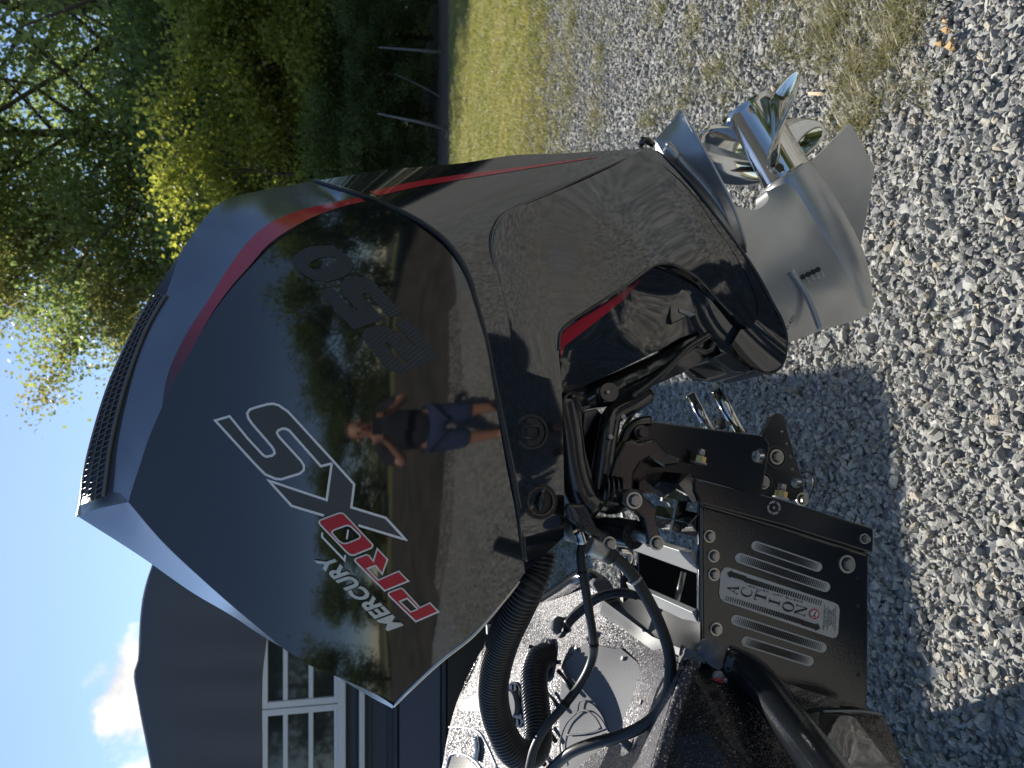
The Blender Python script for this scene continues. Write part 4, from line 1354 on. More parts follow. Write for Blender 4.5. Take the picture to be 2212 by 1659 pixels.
# cut long text triangles so that they follow the curved side
V3 = place2d(V2, org, bv, uv)
o_ = decal('brand_letters', V3, F2, surf_side, M['silverprint'], motor, .0045, .004)
N250 = {'zero': ([(143, 300), (165, 245), (250, 170), (370, 125), (520, 112), (640, 130), (740, 180), (835, 255), (885, 335), (850, 425), (740, 495), (560, 548), (410, 520), (300, 462), (200, 385)],
                 [(350, 340), (380, 305), (440, 272), (530, 248), (600, 242), (655, 256), (668, 290), (640, 325), (560, 365), (470, 393), (400, 390), (360, 370)]),
        'five': ([(465, 652), (615, 603), (890, 892), (938, 880), (760, 700), (728, 645), (722, 600), (740, 545), (785, 510), (850, 490), (950, 485), (1020, 490), (1085, 515), (1150, 570), (1462, 915), (1310, 966), (1060, 700), (1030, 676), (995, 680), (982, 700), (995, 725), (1250, 985), (1050, 1050), (885, 1112)], None),
        'two': ([(985, 1150), (1020, 1105), (1110, 1068), (1210, 1062), (1310, 1090), (1380, 1130), (1450, 1190), (1590, 1318), (1622, 1312), (1480, 1165), (1375, 1032), (1530, 982), (1905, 1442), (1740, 1500), (1525, 1590), (1440, 1612), (1320, 1600), (1220, 1500), (985, 1205)],
                [(1250, 1275), (1268, 1262), (1292, 1265), (1522, 1498), (1475, 1535)])}
for ch in N250.values():
    letter('carbon_figure', ch[0], [ch[1]] if ch[1] else [], M['carbon'], 't3', .0012)

# ------------------------------------------------------------------ motor bracket, tilt rods, steering
def mplate(name, key, pts, mt, h, thick=.02, holes=(), rnd=False, bevel=.003, parent=None):
    hs = [straight(Z(key, q), 6) for q in holes]
    return plate(name, Z(key, pts), mt, parent if parent is not None else motor, h, thick, hs, rnd, bevel)
def ringpts(x, y, r, n=20):
    return [(x + r * math.cos(2 * math.pi * k / n), y + r * math.sin(2 * math.pi * k / n)) for k in range(n)]
# swivel arm running along the front of the midsection
arm, surf_arm = panel('swivel_arm', join(smooth([p + (.10,) for p in Z('5', [(20, 1400), (150, 1310), (400, 1218), (640, 1110), (900, 995), (1100, 905), (1180, 885)])], 8),
        smooth([p + (.08,) for p in Z('5', [(1180, 885), (1215, 960), (1300, 1000), (1320, 1030)])], 8),
        straight([p + (.075,) for p in Z('5', [(1320, 1030), (1470, 1180), (1440, 1210), (1365, 1205), (1190, 1090)])], 10, False),
        smooth([p + (.085,) for p in Z('5', [(1190, 1090), (1140, 1085), (1000, 1180), (860, 1248), (700, 1320), (560, 1400), (400, 1460), (250, 1480), (190, 1500), (180, 1660)])], 8),
        straight([p + (.09,) for p in Z('5', [(180, 1660), (20, 1660), (20, 1400)])], 10, False)), M['cast'], motor,
      [p + (.125,) for p in Z('5', [(500, 1260), (700, 1190), (900, 1090), (300, 1340)])], step=10, mirror=True)
tube('arm_rib', [p + (.122,) for p in Z('5', [(560, 1390), (700, 1290), (820, 1190), (1000, 1010), (1100, 950), (1160, 910)])], .008, M['cast'], motor, 8)
tube('arm_rib', [p + (.095,) for p in Z('5', [(1200, 960), (1150, 1040), (1010, 1020), (900, 1060), (860, 1090), (700, 1260), (560, 1340)])], .007, M['cast'], motor, 8)
mplate('trim_stop', '5', [(990, 1185), (1080, 1130), (1175, 1240), (1130, 1265), (1070, 1255)], M['cast'], -.06, .03)
mplate('trim_stop', '5', [(1180, 1090), (1290, 1040), (1470, 1190), (1420, 1210), (1350, 1205)], M['cast'], .10, .03)
v_, f_ = disc(W(*Zp('5', 381, 1352), .135), N, .0035, .004, 14); mesh('grease_nipple', v_, f_, M['steel'], motor)
v_, f_ = disc(W(*Zp('5', 390, 1355), .128), N, .019, .03, 24); mesh('pivot_boss', v_, f_, M['cast'], motor, False)
# yoke: two curved arms down from the cowl to the clamp bracket
tube('yoke_arm', [p + (h,) for p, h in zip(Z('3', [(20, 60), (85, 400), (110, 600), (160, 800), (230, 940), (330, 1040)]), (.17, .17, .17, .17, .17, .18))], .027, M['cast'], motor, 14)
mplate('yoke_rib', '3', [(150, 0), (205, 150), (215, 300), (240, 500), (320, 800), (350, 920), (290, 920), (200, 780), (150, 520), (115, 200), (100, 0)], M['cast'], .15, .03, (), False, .008)
tube('yoke_arm', [p + (h,) for p, h in zip(Z('3', [(760, 10), (640, 90), (470, 190), (430, 330), (400, 520), (370, 700), (350, 860)]), (.05, .07, .09, .11, .12, .12, .12))], .021, M['cast'], motor, 12)
mplate('yoke_web', '3', [(120, 0), (200, 170), (220, 150), (430, 30), (560, 0)], M['cast'], .09, .04)
mplate('yoke_panel', '3', [(215, 160), (330, 130), (420, 220), (405, 420), (360, 640), (310, 800), (230, 500), (205, 300)], M['gloss'], .07, .02)
mplate('tilt_plate', '3', [(560, 310), (640, 225), (760, 0), (800, 0), (600, 240)], M['cast'], .02, .02)
# clamp bracket plate
mplate('clamp_plate', '3', [(470, 820), (500, 560), (540, 380), (590, 280), (650, 240), (730, 228), (1200, 290), (1745, 360), (1800, 385), (1835, 430), (1838, 480), (1765, 900), (1200, 740), (1050, 700), (900, 760), (700, 900), (560, 960), (480, 940)], M['black'], .085, .022, [ringpts(1745, 545, 55)])
tube('clamp_rim', [p + (.09,) for p in Z('3', [(470, 980), (455, 800), (500, 600), (560, 420), (620, 310), (700, 250), (800, 236)])], .011, M['cast'], motor, 10)
mplate('clamp_hook', '3', [(470, 960), (440, 780), (500, 560), (570, 420), (640, 400), (700, 430), (820, 395), (880, 430), (960, 520), (1060, 560), (1040, 620), (930, 640), (800, 560), (720, 600), (660, 700), (660, 840), (560, 930)], M['cast'], .125, .04, (), False, .006)
for (x, y, r) in ((720, 335, 62), (745, 340, 40)):
    v_, f_ = disc(W(*Zp('3', x, y), .105 if r > 50 else .118), N, r * .248 / 1000 * .96, .02, 28); mesh('clamp_boss', v_, f_, M['cast'], motor)
for (x, y, h) in ((565, 200, .10), (455, 375, .12)):
    v_, f_ = disc(W(*Zp('3', x, y), h + .03), N, .0048, .008, 16); mesh('bracket_pin', v_, f_, M['steel'], motor)
tube('swivel_tube', [p + (h,) for p, h in zip(Z('3', [(350, 900), (460, 930), (560, 900)]), (.15, .15, .15))], .027, M['cast'], motor, 18)
for i, xx in enumerate((380, 425, 470, 515)):
    tube('swivel_collar', [Zp('3', xx, 850) + (.15,), Zp('3', xx + 14, 852) + (.15,)], .034 - .002 * i, M['cast'], motor, 20)
# trim rods
tube('trim_rod', [Zp('q4', 772, 52) + (-.06,), Zp('q4', 860, 210) + (-.045,)], .0115, M['chrome'], motor, 18)
tube('trim_rod', [Zp('q4', 885, 34) + (.05,), Zp('q4', 985, 215) + (.06,)], .0125, M['chrome'], motor, 18)
for a in ((766, 44, -.06), (880, 26, .05)):
    tube('rod_tip', [Zp('q4', a[0], a[1]) + (a[2],), Zp('q4', a[0] + 6, a[1] + 10) + (a[2],)], .0105, M['black'], motor, 14)
mplate('rod_guide', 'q4', [(892, 185), (905, 140), (925, 150), (930, 190), (905, 200)], M['cast'], .0, .02)

# steering: cylinder across the stern, its link arm and rod
steer = thing('steering_cylinder', 'black hydraulic steering cylinder with rod and bolted link arm across the boat stern', 'steering cylinder')
cyA, cyB = W(*Zp('3', 120, 1120), .02), W(*Zp('3', 640, 1225), .20)
ax_c = (cyB - cyA) / np.linalg.norm(cyB - cyA)
v_, f_ = sweep([cyA, cyB], .0235, 32); mesh('cylinder_body', v_, f_, M['black'], steer, [True] * 32 + [False, False])
v_, f_ = disc(cyB + ax_c * .006, ax_c, .0268, .05, 36); mesh('end_cap', v_, f_, M['cast'], steer)
for k in range(8):
    a = k * math.pi / 4
    u_ = np.cross(ax_c, [0, 0, 1.0]); u_ /= np.linalg.norm(u_); w_ = np.cross(ax_c, u_)
    v_, f_ = disc(cyB + ax_c * .0075 + .0205 * (math.cos(a) * u_ + math.sin(a) * w_), ax_c, .003, .004, 8); mesh('cap_screw', v_, f_, M['ink'], steer)
rodE = W(*Zp('3', 850, 1285), .222)
v_, f_ = sweep([cyB, rodE], .0105, 20); mesh('rod', v_, f_, M['steel'], steer, [True] * 20 + [False, False])
mplate('link_arm', '3', [(560, 860), (610, 835), (670, 830), (720, 850), (755, 900), (800, 950), (850, 985), (860, 1020), (850, 1090), (870, 1180), (895, 1270), (890, 1320), (860, 1350), (820, 1345), (790, 1315), (775, 1230), (760, 1150), (740, 1085), (690, 1040), (600, 1000), (555, 950)], M['black'], .235, .03, (), False, .006, steer)
bolt(*Zp('3', 655, 930), .236, 11, steer, M['steel'])
bolt(*Zp('3', 850, 1300), .236, 9.5, steer, M['steel'])
mplate('end_link', '3', [(60, 990), (90, 960), (230, 960), (330, 1160), (480, 1250), (480, 1330), (440, 1370), (370, 1345), (340, 1270), (180, 1170), (90, 1090)], M['black'], .245, .02, (), False, .006, steer)
bolt(*Zp('3', 440, 1305), .246, 9, steer, M['steel'])
mplate('warning_label', '3', [(95, 990), (120, 975), (170, 1060), (175, 1110), (150, 1120)], M['film'], .2475, .001, (), False, 0, steer)
for i in range(4):
    tube('cylinder_slot', [Zp('3', 150 + 4 * i, 1140 + 18 * i) + (.262,), Zp('3', 215 + 5 * i, 1150 + 18 * i) + (.262,)], .0016, M['ink'], steer, 6)
mplate('stern_bracket', '3', [(700, 760), (750, 740), (880, 840), (890, 880), (740, 870), (690, 850)], M['black'], .13, .03, (), False, .004, steer)
mplate('barcode_label', '3', [(745, 810), (765, 800), (885, 850), (865, 885)], M['film'], .132, .001, (), False, 0, steer)

# ------------------------------------------------------------------ jack plate between boat and motor
jack = thing('jack_plate', 'black bolted jack plate with silver striped decals between boat stern and motor', 'jack plate')
JH = .165
mplate('side_plate', '4', [(322, 105), (345, 150), (1697, 580), (1694, 935), (1690, 1660), (1676, 1840), (1250, 1720), (900, 1590), (540, 1450), (330, 1395), (322, 1300)], M['black'], JH, .014, (), False, .0015, jack)
tube('plate_top_edge', [Zp('4', 330, 150) + (JH - .004,), Zp('4', 330, 700) + (JH - .004,), Zp('4', 334, 1300) + (JH - .004,)], .006, M['gloss'], jack, 8)
# slide rail: a channel standing proud along the aft edge
mplate('slide_rail', '4', [(280, 0), (295, -20), (1000, 145), (1742, 372), (1744, 470), (1738, 566), (1690, 566), (1000, 350), (330, 170), (285, 75)], M['black'], JH + .028, .042, (), False, .003, jack)
mplate('rail_cap', '4', [(275, 0), (285, -40), (320, -30), (330, 60), (330, 170), (300, 160), (250, 70)], M['black'], JH + .02, .06, (), False, .003, jack)
tube('rail_fillet', [Zp('4', 330, 178) + (JH + .004,), Zp('4', 1000, 372) + (JH + .004,), Zp('4', 1690, 585) + (JH + .004,)], .006, M['black'], jack, 8)
for (x, y, r, h) in ((480, 165, 6.5, JH + .001), (398, 438, 8.6, JH), (432, 598, 8.6, JH), (435, 748, 8.6, JH), (452, 1195, 8.6, JH), (1520, 665, 11.5, JH), (1662, 458, 6.5, JH + .028)):
    bolt(*Zp('4', x, y), h, r * .92, jack, M['steel'])
for (x, y) in ((1610, 780), (1612, 1008), (1620, 1575)):
    v_, f_ = disc(W(*Zp('4', x, y), JH + .001), N, .0042, .003, 16); mesh('screw_hole', v_, f_, M['ink'], jack)
# grease port with its ring of lettering
gc = Zp('4', 928, 205)
v_, f_ = disc(W(*gc, JH + .0295), N, .0148, .004, 32); port = mesh('grease_port', v_, f_, M['ink'], jack)
v_, f_ = disc(W(*gc, JH + .0315), N, .0075, .004, 24); mesh('port_cap', v_, f_, M['black'], port)
v_, f_ = disc(W(*gc, JH + .0335), N, .0026, .004, 14); mesh('port_nipple', v_, f_, M['steel'], port)
def ring_text(body, c, r, a0, a1, size, mt, h, parent, name):
    VV, FF = [], []
    n = len(body)
    for i, ch in enumerate(body):
        if ch == ' ':
            continue
        V, F = text2d(ch, .01)
        a = a0 + (a1 - a0) * i / max(1, n - 1)
        d = np.array([math.cos(a), math.sin(a)])
        t = np.array([-d[1], d[0]]) * (1 if a1 > a0 else -1)
        b = len(VV)
        Vc = (V - np.array([V[:, 0].mean(), 0])) * size
        up_ = d if a1 > a0 else -d
        for q in Vc:
            VV.append(np.array(c) + d * r * 1.0 + t * q[0] + up_ * (q[1] - size * .35))
        FF += [[k + b for k in f] for f in F]
    return decal(name, VV, FF, h, mt, parent, 0)
ring_text('GREASE HERE', gc, 12.5, R(125), R(275), 6.2, M['whiteink'], JH + .031, port, 'port_lettering')
ring_text('GREASE HERE', gc, 12.5, R(-50), R(100), 6.2, M['whiteink'], JH + .031, port, 'port_lettering')
# striped strips and the name plate
def capsule(a, b, r, n=12):
    a, b = np.array(a, float), np.array(b, float)
    d = (b - a) / np.linalg.norm(b - a); w_ = np.array([-d[1], d[0]])
    out = [a + r * (math.cos(t) * -d * 1 + math.sin(t) * w_) for t in np.linspace(-math.pi / 2, math.pi / 2, n)]
    out += [b + r * (math.cos(t) * d - math.sin(t) * w_) for t in np.linspace(-math.pi / 2, math.pi / 2, n)]
    return out
def bars_along(a, b, w_, n, lo, hi, flip=False, fade0=0.0, fade1=1.0):
    """crossing lines whose width swells: the halftone stripes of the print"""
    a, b = np.array(a, float), np.array(b, float)
    L = np.linalg.norm(b - a); d = (b - a) / L; q = np.array([-d[1], d[0]])
    V, F = [], []
    for i in range(n):
        t = (i + .5) / n
        k = lo + (hi - lo) * (math.sin(math.pi * t) ** .8 if not flip else 1 - t)
        hw = .5 * L / n * k
        c = a + d * L * t
        bse = len(V)
        V += [c - d * hw - q * w_, c + d * hw - q * w_, c + d * hw + q * w_, c - d * hw + q * w_]
        F.append([bse, bse + 1, bse + 2, bse + 3])
    return V, F
for a, b, r in (((782, 517), (1282, 688), 43), ((652, 616), (1346, 852), 45), ((618, 1122), (1316, 1347), 45), ((703, 1298), (1210, 1457), 45)):
    A_, B_ = np.array(Zp('4', *a)), np.array(Zp('4', *b))
    V, F = polyfill(capsule(A_, B_, r * .2646 * .92), (), 0, 50)
    strip = decal('striped_strip', V, F, JH, M['label'], jack, .0012)
    sv = (B_ - A_) / np.linalg.norm(B_ - A_)
    V, F = bars_along(A_ + sv * -2, B_ + sv * 2, r * .2646 * .66, 48, .12, .90)
    decal('strip_lines', V, F, JH, M['ink'], strip, .0020)
np_pts = [(512, 706), (530, 692), (560, 694), (1425, 982), (1452, 1000), (1464, 1035), (1452, 1232), (1438, 1260), (1410, 1270), (1375, 1260), (520, 972), (490, 945), (480, 905), (492, 740)]
V, F = polyfill(Z('4', np_pts), (), 0, 50)
name_plate = decal('name_plate', V, F, JH, M['label'], jack, .0016)
for a, b, n, fl in (((690, 792), (1320, 988), 34, True), ((1160, 1140), (528, 940), 34, True)):
    V, F = bars_along(Zp('4', *a), Zp('4', *b), 5.6, n, .25, .97, True)
    decal('plate_lines', V, F, JH, M['ink'], name_plate, .0026)
for tip, d in (((545, 738), 1), ((1308, 1190), -1)):
    e = np.array([.955, .297]) * d; q = np.array([-e[1], e[0]])
    T_ = np.array(tip, float)
    pts = [T_, T_ + e * 34 + q * 34, T_ + e * 40 + q * 21, T_ + e * 160 + q * 21, T_ + e * 160 - q * 21, T_ + e * 40 - q * 21, T_ + e * 34 - q * 34]
    V, F = polyfill(Z('4', [tuple(p) for p in pts]), (), 0, 50)
    decal('plate_arrow', V, F, JH, M['ink'], name_plate, .0028)
# name in tall roman letters, one above the other
def serif(ch):
    """strokes of a roman capital in a unit box: list of polygons (x right, y up)"""
    s = lambda x0, x1, y0, y1: [(x0, y0), (x1, y0), (x1, y1), (x0, y1)]
    if ch == 'A':
        return [[(.40, 1), (.55, 1), (.92, 0), (.70, 0)], [(.42, 1), (.47, .92), (.16, 0), (.10, 0)], s(.24, .72, .30, .36), s(0, .28, 0, .06), s(.60, 1, 0, .06)]
    if ch == 'C':
        P = []
        o = [(.5 + .5 * math.cos(t), .5 + .52 * math.sin(t)) for t in np.linspace(R(38), R(322), 22)]
        i = [(.56 + .36 * math.cos(t), .5 + .46 * math.sin(t)) for t in np.linspace(R(45), R(315), 22)]
        for k in range(21):
            P.append([o[k], o[k + 1], i[k + 1], i[k]])
        P.append(s(.84, .90, .66, .98))
        return P
    if ch == 'T':
        return [s(.38, .62, 0, 1), s(0, 1, .93, 1), s(0, .06, .72, 1), s(.94, 1, .72, 1), s(.24, .76, 0, .06)]
    if ch == 'I':
        return [s(.36, .64, 0, 1), s(.15, .85, .94, 1), s(.15, .85, 0, .06)]
    if ch == 'O':
        P = []
        o = [(.5 + .5 * math.cos(t), .5 + .52 * math.sin(t)) for t in np.linspace(0, 2 * math.pi, 29)]
        i = [(.5 + .27 * math.cos(t), .5 + .46 * math.sin(t)) for t in np.linspace(0, 2 * math.pi, 29)]
        for k in range(28):
            P.append([o[k], o[k + 1], i[k + 1], i[k]])
        return P
    return [s(.10, .16, 0, 1), s(.84, .90, 0, 1), [(.04, 1), (.28, 1), (.92, 0), (.72, 0)], s(0, .28, .94, 1), s(.72, 1, .94, 1), s(0, .28, 0, .06)]
VV, FF = [], []
for ch, (cx, cy), wd in zip('ACTION', ((592, 872), (705, 895), (820, 930), (932, 976), (1045, 1015), (1148, 1043)), (74, 80, 78, 60, 84, 84)):
    ux, uy = np.array([-.957, -.29]), np.array([.29, -.957])         # up and right of the letters in the picture
    for poly in serif(ch):
        b = len(VV)
        for (px_, py_) in poly:
            p = np.array([cx, cy]) + uy * (px_ - .5) * wd + ux * (py_ - .5) * 92
            VV.append(Zp('4', p[0], p[1]))
        FF.append(list(range(b, b + len(poly))))
decal('plate_name', VV, FF, JH, M['ink'], name_plate, .0026)
def small_text(body, x, y, bx, by, ux, uy, mt=M['ink'], name='plate_small_print', lift=.0026):
    V, F = text2d(body, .012)
    decal(name, place2d(V, Zp('4', x, y), np.array([bx, by]) * .2646, np.array([ux, uy]) * .2646), F, JH, mt, name_plate, lift)
sm_ = 'Series Jac Plate'
for i, ch in enumerate(sm_):
    if ch != ' ':
        t = i / 15
        x, y = 742 + (1158 - 742) * t, 858 + (985 - 858) * t
        V, F = text2d(ch, .02)
        V = V * 34
        Vp = [Zp('4', x + q[0] * .29 - q[1] * .957, y - q[0] * .957 - q[1] * .29) for q in V]
        decal('plate_small_print', Vp, F, JH, M['ink'], name_plate, .0026)
for k, (tx, ln) in enumerate((('BSM International, Inc.', 210), ('Tampa, FL 33619', 150), ('www.bobsmachine.com', 190), ('(813) 247-7040', 130), ('MADE IN USA', 110), ('Patents 5,782,662', 150), ('Patent Pending 9,121,337', 200))):
    small_text(tx, 1338 + 15.5 * k, 1203 + 1.5 * k - (0 if ln > 180 else (210 - ln) / 2), ln * .03, -ln, -10.5, -.6)
# round emblem: red ring, white centre, a small motor on it
ec = Zp('4', 1258, 1073)
for r, mt, lf in ((11.4, M['redprint'], .0028), (7.6, M['whiteink'], .0034)):
    V, F = polyfill([(ec[0] + r * math.cos(t), ec[1] + r * math.sin(t)) for t in np.linspace(0, 2 * math.pi, 30)[:-1]], (), 0, 50)
    decal('plate_emblem', V, F, JH, mt, name_plate, lf)
V, F = polyfill(Z('4', [(1240, 1092), (1250, 1085), (1262, 1060), (1275, 1050), (1272, 1066), (1262, 1076), (1268, 1096), (1258, 1098), (1254, 1090), (1244, 1100)]), (), 0, 50)
decal('plate_emblem', V, F, JH, M['ink'], name_plate, .004)
ring_text('JAC PLATES', ec, 9.5, R(100), R(260), 3.6, M['whiteink'], JH + .0036, name_plate, 'emblem_lettering')
ring_text('SETBACK', ec, 9.5, R(-70), R(60), 3.6, M['whiteink'], JH + .0036, name_plate, 'emblem_lettering')
# far side plate, cross bars and the fittings seen over the top
mplate('far_plate', '3', [(690, 1330), (720, 1310), (1240, 1520), (1240, 1700), (1240, 2100), (700, 2100)], M['black'], -.17, .014, (), False, .002, jack)
def bar(name, a, b, r, mt, seg=4, parent=None, turn=None):
    v, f = sweep([np.array(a), np.array(b)], r, seg)
    return mesh(name, v, f, mt, parent or jack, False)
def slab(name, p, q, hp, hq, wdir, width, thick, mt, parent=None):
    """flat bar from photograph point p at depth hp to q at hq; wdir is the world direction of its width"""
    A_, B_ = W(*p, hp), W(*q, hq)
    d = (B_ - A_) / np.linalg.norm(B_ - A_)
    w_ = np.array(wdir, float); w_ -= d * (w_ @ d); w_ /= np.linalg.norm(w_)
    t_ = np.cross(d, w_)
    V = []
    for c in (A_, B_):
        for s, t in ((0, 0), (1, 0), (1, 1), (0, 1)):
            V.append(c + w_ * width * s - t_ * thick * t)
    F = [[0, 1, 2, 3][::-1], [4, 5, 6, 7], [0, 1, 5, 4], [1, 2, 6, 5], [2, 3, 7, 6], [3, 0, 4, 7]]
    o = mesh(name, V, F, mt, parent or jack)
    md = o.modifiers.new('edge', 'BEVEL'); md.width = .0015; md.segments = 2
    return o
bx1 = slab('cross_bar', Zp('3', 660, 1370), Zp('3', 1235, 1580), -.15, JH - .01, (1, 0, .55), .048, .012, M['zinc'])
slab('cross_bar', Zp('2', 1345, 500), Zp('2', 1800, 720), -.15, JH - .01, (1, 0, .5), .034, .012, M['zinc'])
slab('cross_bar', Zp('3', 870, 1175), Zp('3', 1235, 1260), .02, JH - .01, (1, 0, .8), .040, .03, M['gloss'])
slab('cross_bar', Zp('3', 860, 900), Zp('3', 1180, 960), .02, JH + .02, (1, 0, .8), .05, .03, M['gloss'])
slab('upright_bar', Zp('3', 1110, 870), Zp('3', 1040, 1210), .10, .10, (0, 0, 1), .02, .015, M['black'])
slab('upright_bar', Zp('3', 735, 740), Zp('3', 720, 880), .08, .08, (0, 0, 1), .015, .012, M['black'])
tube('ram', [Zp('2', 1690, 345) + (.0,), Zp('2', 1640, 560) + (.0,)], .006, M['steel'], jack, 12)
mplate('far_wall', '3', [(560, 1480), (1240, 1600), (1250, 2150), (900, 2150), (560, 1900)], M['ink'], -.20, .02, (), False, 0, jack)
for a, b, hh in (((1180, 900), (1230, 1180), .0),):
    pass
# raised outline lettering cut into the cross bar
V, F = text2d('SLIDEMACHINE', .0, 0, 1.1)
Vp = place2d(V, Zp('3', 560, 1300), np.array([640, 205]) * .248, np.array([-75, 105]) * .0 + np.array([-62, 0]) * .248)
wv = 500
hb = lambda xy: -.15 + (JH - .01 + .15) * np.clip((np.atleast_2d(xy)[:, 1] - Zp('3', 660, 1370)[1]) / (Zp('3', 1235, 1580)[1] - Zp('3', 660, 1370)[1]), 0, 1)
decal('bar_lettering', Vp, F, hb, M['black'], bx1, .004)
# far clamp: perforated hanger plate with bolts
hang = [(1080, 220), (1100, 190), (1120, 140), (1140, 126), (1162, 128), (1178, 150), (1186, 185), (1215, 290), (1256, 420), (1258, 470), (1240, 500), (1150, 500), (1060, 470)]
mplate('hanger_plate', 'q4', hang, M['black'], -.015, .016, [ringpts(1170, 205, 9, 12), ringpts(1190, 258, 9, 12), ringpts(1205, 312, 9, 12), ringpts(1215, 368, 9, 12), ringpts(1228, 426, 24, 18)], False, .003, jack)
for x, y, r in ((1142, 315, 9.5), (1084, 425, 8.5), (1252, 498, 8)):
    bolt(*Zp('q4', x, y), -.014, r, jack, M['steel'])
v_, f_ = disc(W(*Zp('q4', 1142, 316), -.012), N, .027, .006, 30, .022); mesh('bolt_ring', v_, f_, M['cast'], jack)
v_, f_ = disc(W(*Zp('q4', 1082, 425), -.012), N, .026, .006, 30, .021); mesh('bolt_ring', v_, f_, M['cast'], jack)
for x0, y0, x1, y1, h in ((808, 340, 818, 290, .115), (1160, 490, 1168, 440, .10)):
    a, b = W(*Zp('q4', x0, y0), h), W(*Zp('q4', x1, y1), h)
    m_ = a + (b - a) * .55
    v_, f_ = sweep([a, m_], .0125, 6); bn = mesh('brass_nut', v_, f_, M['brass'], jack)
    v_, f_ = sweep([m_, b + (b - a) * .15], .0078, 14); mesh('stud', v_, f_, M['steel'], bn, [True] * 14 + [False, False])
    d = (b - a) / np.linalg.norm(b - a)
    v_, f_ = disc(a + d * .001, d, .0165, .003, 20); mesh('washer', v_, f_, M['steel'], bn)
tube('sensor_wire', [p + (-.02,) for p in Z('q4', [(1250, 385), (1280, 380), (1300, 400), (1302, 440), (1290, 475), (1280, 500)])], .0022, M['rubber'], jack, 8)
mplate('lit_bracket', '3', [(545, 1020), (560, 1015), (590, 1080), (560, 1085)], M['zinc'], -.1, .01, (), False, 0, jack)
for pts in ([(1100, 960), (1120, 960), (1135, 1000), (1115, 1030), (1085, 1020)], [(1070, 1110), (1095, 1100), (1085, 1130), (1068, 1140)], [(905, 900), (970, 905), (975, 980), (955, 950), (900, 935)]):
    mplate('inner_bracket', '3', pts, M['zinc'], -.08, .01, (), False, 0, jack)

# ------------------------------------------------------------------ the boat's stern
boat = thing('bass_boat', 'stern of a boat with silver glitter deck and black glitter hull on gravel', 'boat')
M['guard'] = mat('dull_aluminium', (.19, .195, .20), .6, .2)
GW = [(944, 1720, -1.12), (958, 1659, -1.10), (968, 1602, -1.08), (990, 1521, -1.05), (1018, 1460, -1.0), (1045, 1408, -.93), (1090, 1365, -.84), (1152, 1318, -.72), (1205, 1282, -.55), (1255, 1256, -.38), (1290, 1262, -.27)]
NOTCH = [(1290, 1262, -.27), (1302, 1292, -.26), (1300, 1312, -.25), (1380, 1368, -.12), (1440, 1404, .04), (1482, 1430, .20), (1505, 1432, .25)]
NEARE = [(1505, 1432, .25), (1490, 1452, .27), (1470, 1505, .29), (1448, 1580, .32), (1425, 1660, .35), (1410, 1720, .37)]
deck_outer = join(smooth(GW), smooth(NOTCH), smooth(NEARE), straight([(1410, 1720, .37), (1300, 1720, .0), (1100, 1720, -.6), (944, 1720, -1.12)], 14, False))
deck, surf_deck = panel('deck', deck_outer, M['glitter'], boat, [(1330, 1480, -.14), (1250, 1440, -.30), (1200, 1600, -.42), (1300, 1600, -.20), (1120, 1450, -.66), (1050, 1600, -.85), (1400, 1500, .05), (1380, 1640, .10)], step=12, thick=.03, lam=3e-4)
# far side of the hull under the deck
panel('far_hull', join(smooth([(944, 1720, -1.13), (958, 1659, -1.11), (990, 1521, -1.06), (1045, 1408, -.94), (1152, 1318, -.73), (1255, 1256, -.39), (1290, 1262, -.28)], 10), straight([(1290, 1262, -.28), (1500, 1330, -.30), (1560, 1500, -.7), (1500, 1720, -1.0), (944, 1720, -1.13)], 20, False)), M['hullglitter'], boat, [], step=30, thick=.02)
# aluminium splash guard along the notch
panel('transom_guard', join(straight(Z('2', [(1125, 615, -.24), (1150, 535, -.25), (1480, 780, -.02), (1720, 880, .19)]), 8, False), straight(Z('2', [(1720, 880, .19), (1700, 1050, .21), (1560, 925, .02), (1300, 740, -.12), (1125, 615, -.24)]), 8, False)), M['guard'], boat, [], step=10, thick=.006)
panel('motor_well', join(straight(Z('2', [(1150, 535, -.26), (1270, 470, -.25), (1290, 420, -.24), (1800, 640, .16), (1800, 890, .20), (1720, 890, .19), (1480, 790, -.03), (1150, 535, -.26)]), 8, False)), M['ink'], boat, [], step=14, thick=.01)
# hatch set into the deck
HT = [(895, 950), (1010, 830), (1040, 815), (1240, 855), (1270, 850), (1385, 945), (1400, 970), (1450, 1165), (1480, 1200), (1600, 1300), (1560, 1480), (1350, 1720), (900, 1720), (850, 1400), (865, 1050)]
hp = Z('2', HT)
V, F = polyfill(hp, (), 10, 10)
decal('hatch_gap', V, F, surf_deck, M['ink'], boat, .0015)
V, F = polyfill(inset(hp, 2.4).tolist(), (), 10, 10)
decal('hatch', V, F, surf_deck, M['hatch'], boat, .007, .006)
def on_deck(x, y, dz=0.0):
    return (x, y, float(surf_deck([(x, y)])[0]) + dz)
def deck_normal(x, y):
    a, b, c = W(*on_deck(x, y)), W(*on_deck(x + 6, y)), W(*on_deck(x, y + 6))
    n = np.cross(b - a, c - a); n /= np.linalg.norm(n)
    return n if n[2] > 0 else -n
def deck_disc(name, x, y, r, hgt, mt, parent=None, seg=28, inner=0):
    n = deck_normal(x, y)
    v, f = disc(W(*on_deck(x, y)) + n * hgt, n, r, hgt + .004, seg, inner)
    return mesh(name, v, f, mt, parent or boat)
for (x, y) in ((985, 865), (1298, 932), (1428, 1225), (1582, 1365)):
    deck_disc('hatch_screw', *Zp('2', x, y), .005, .010, M['steel'], None, 12)
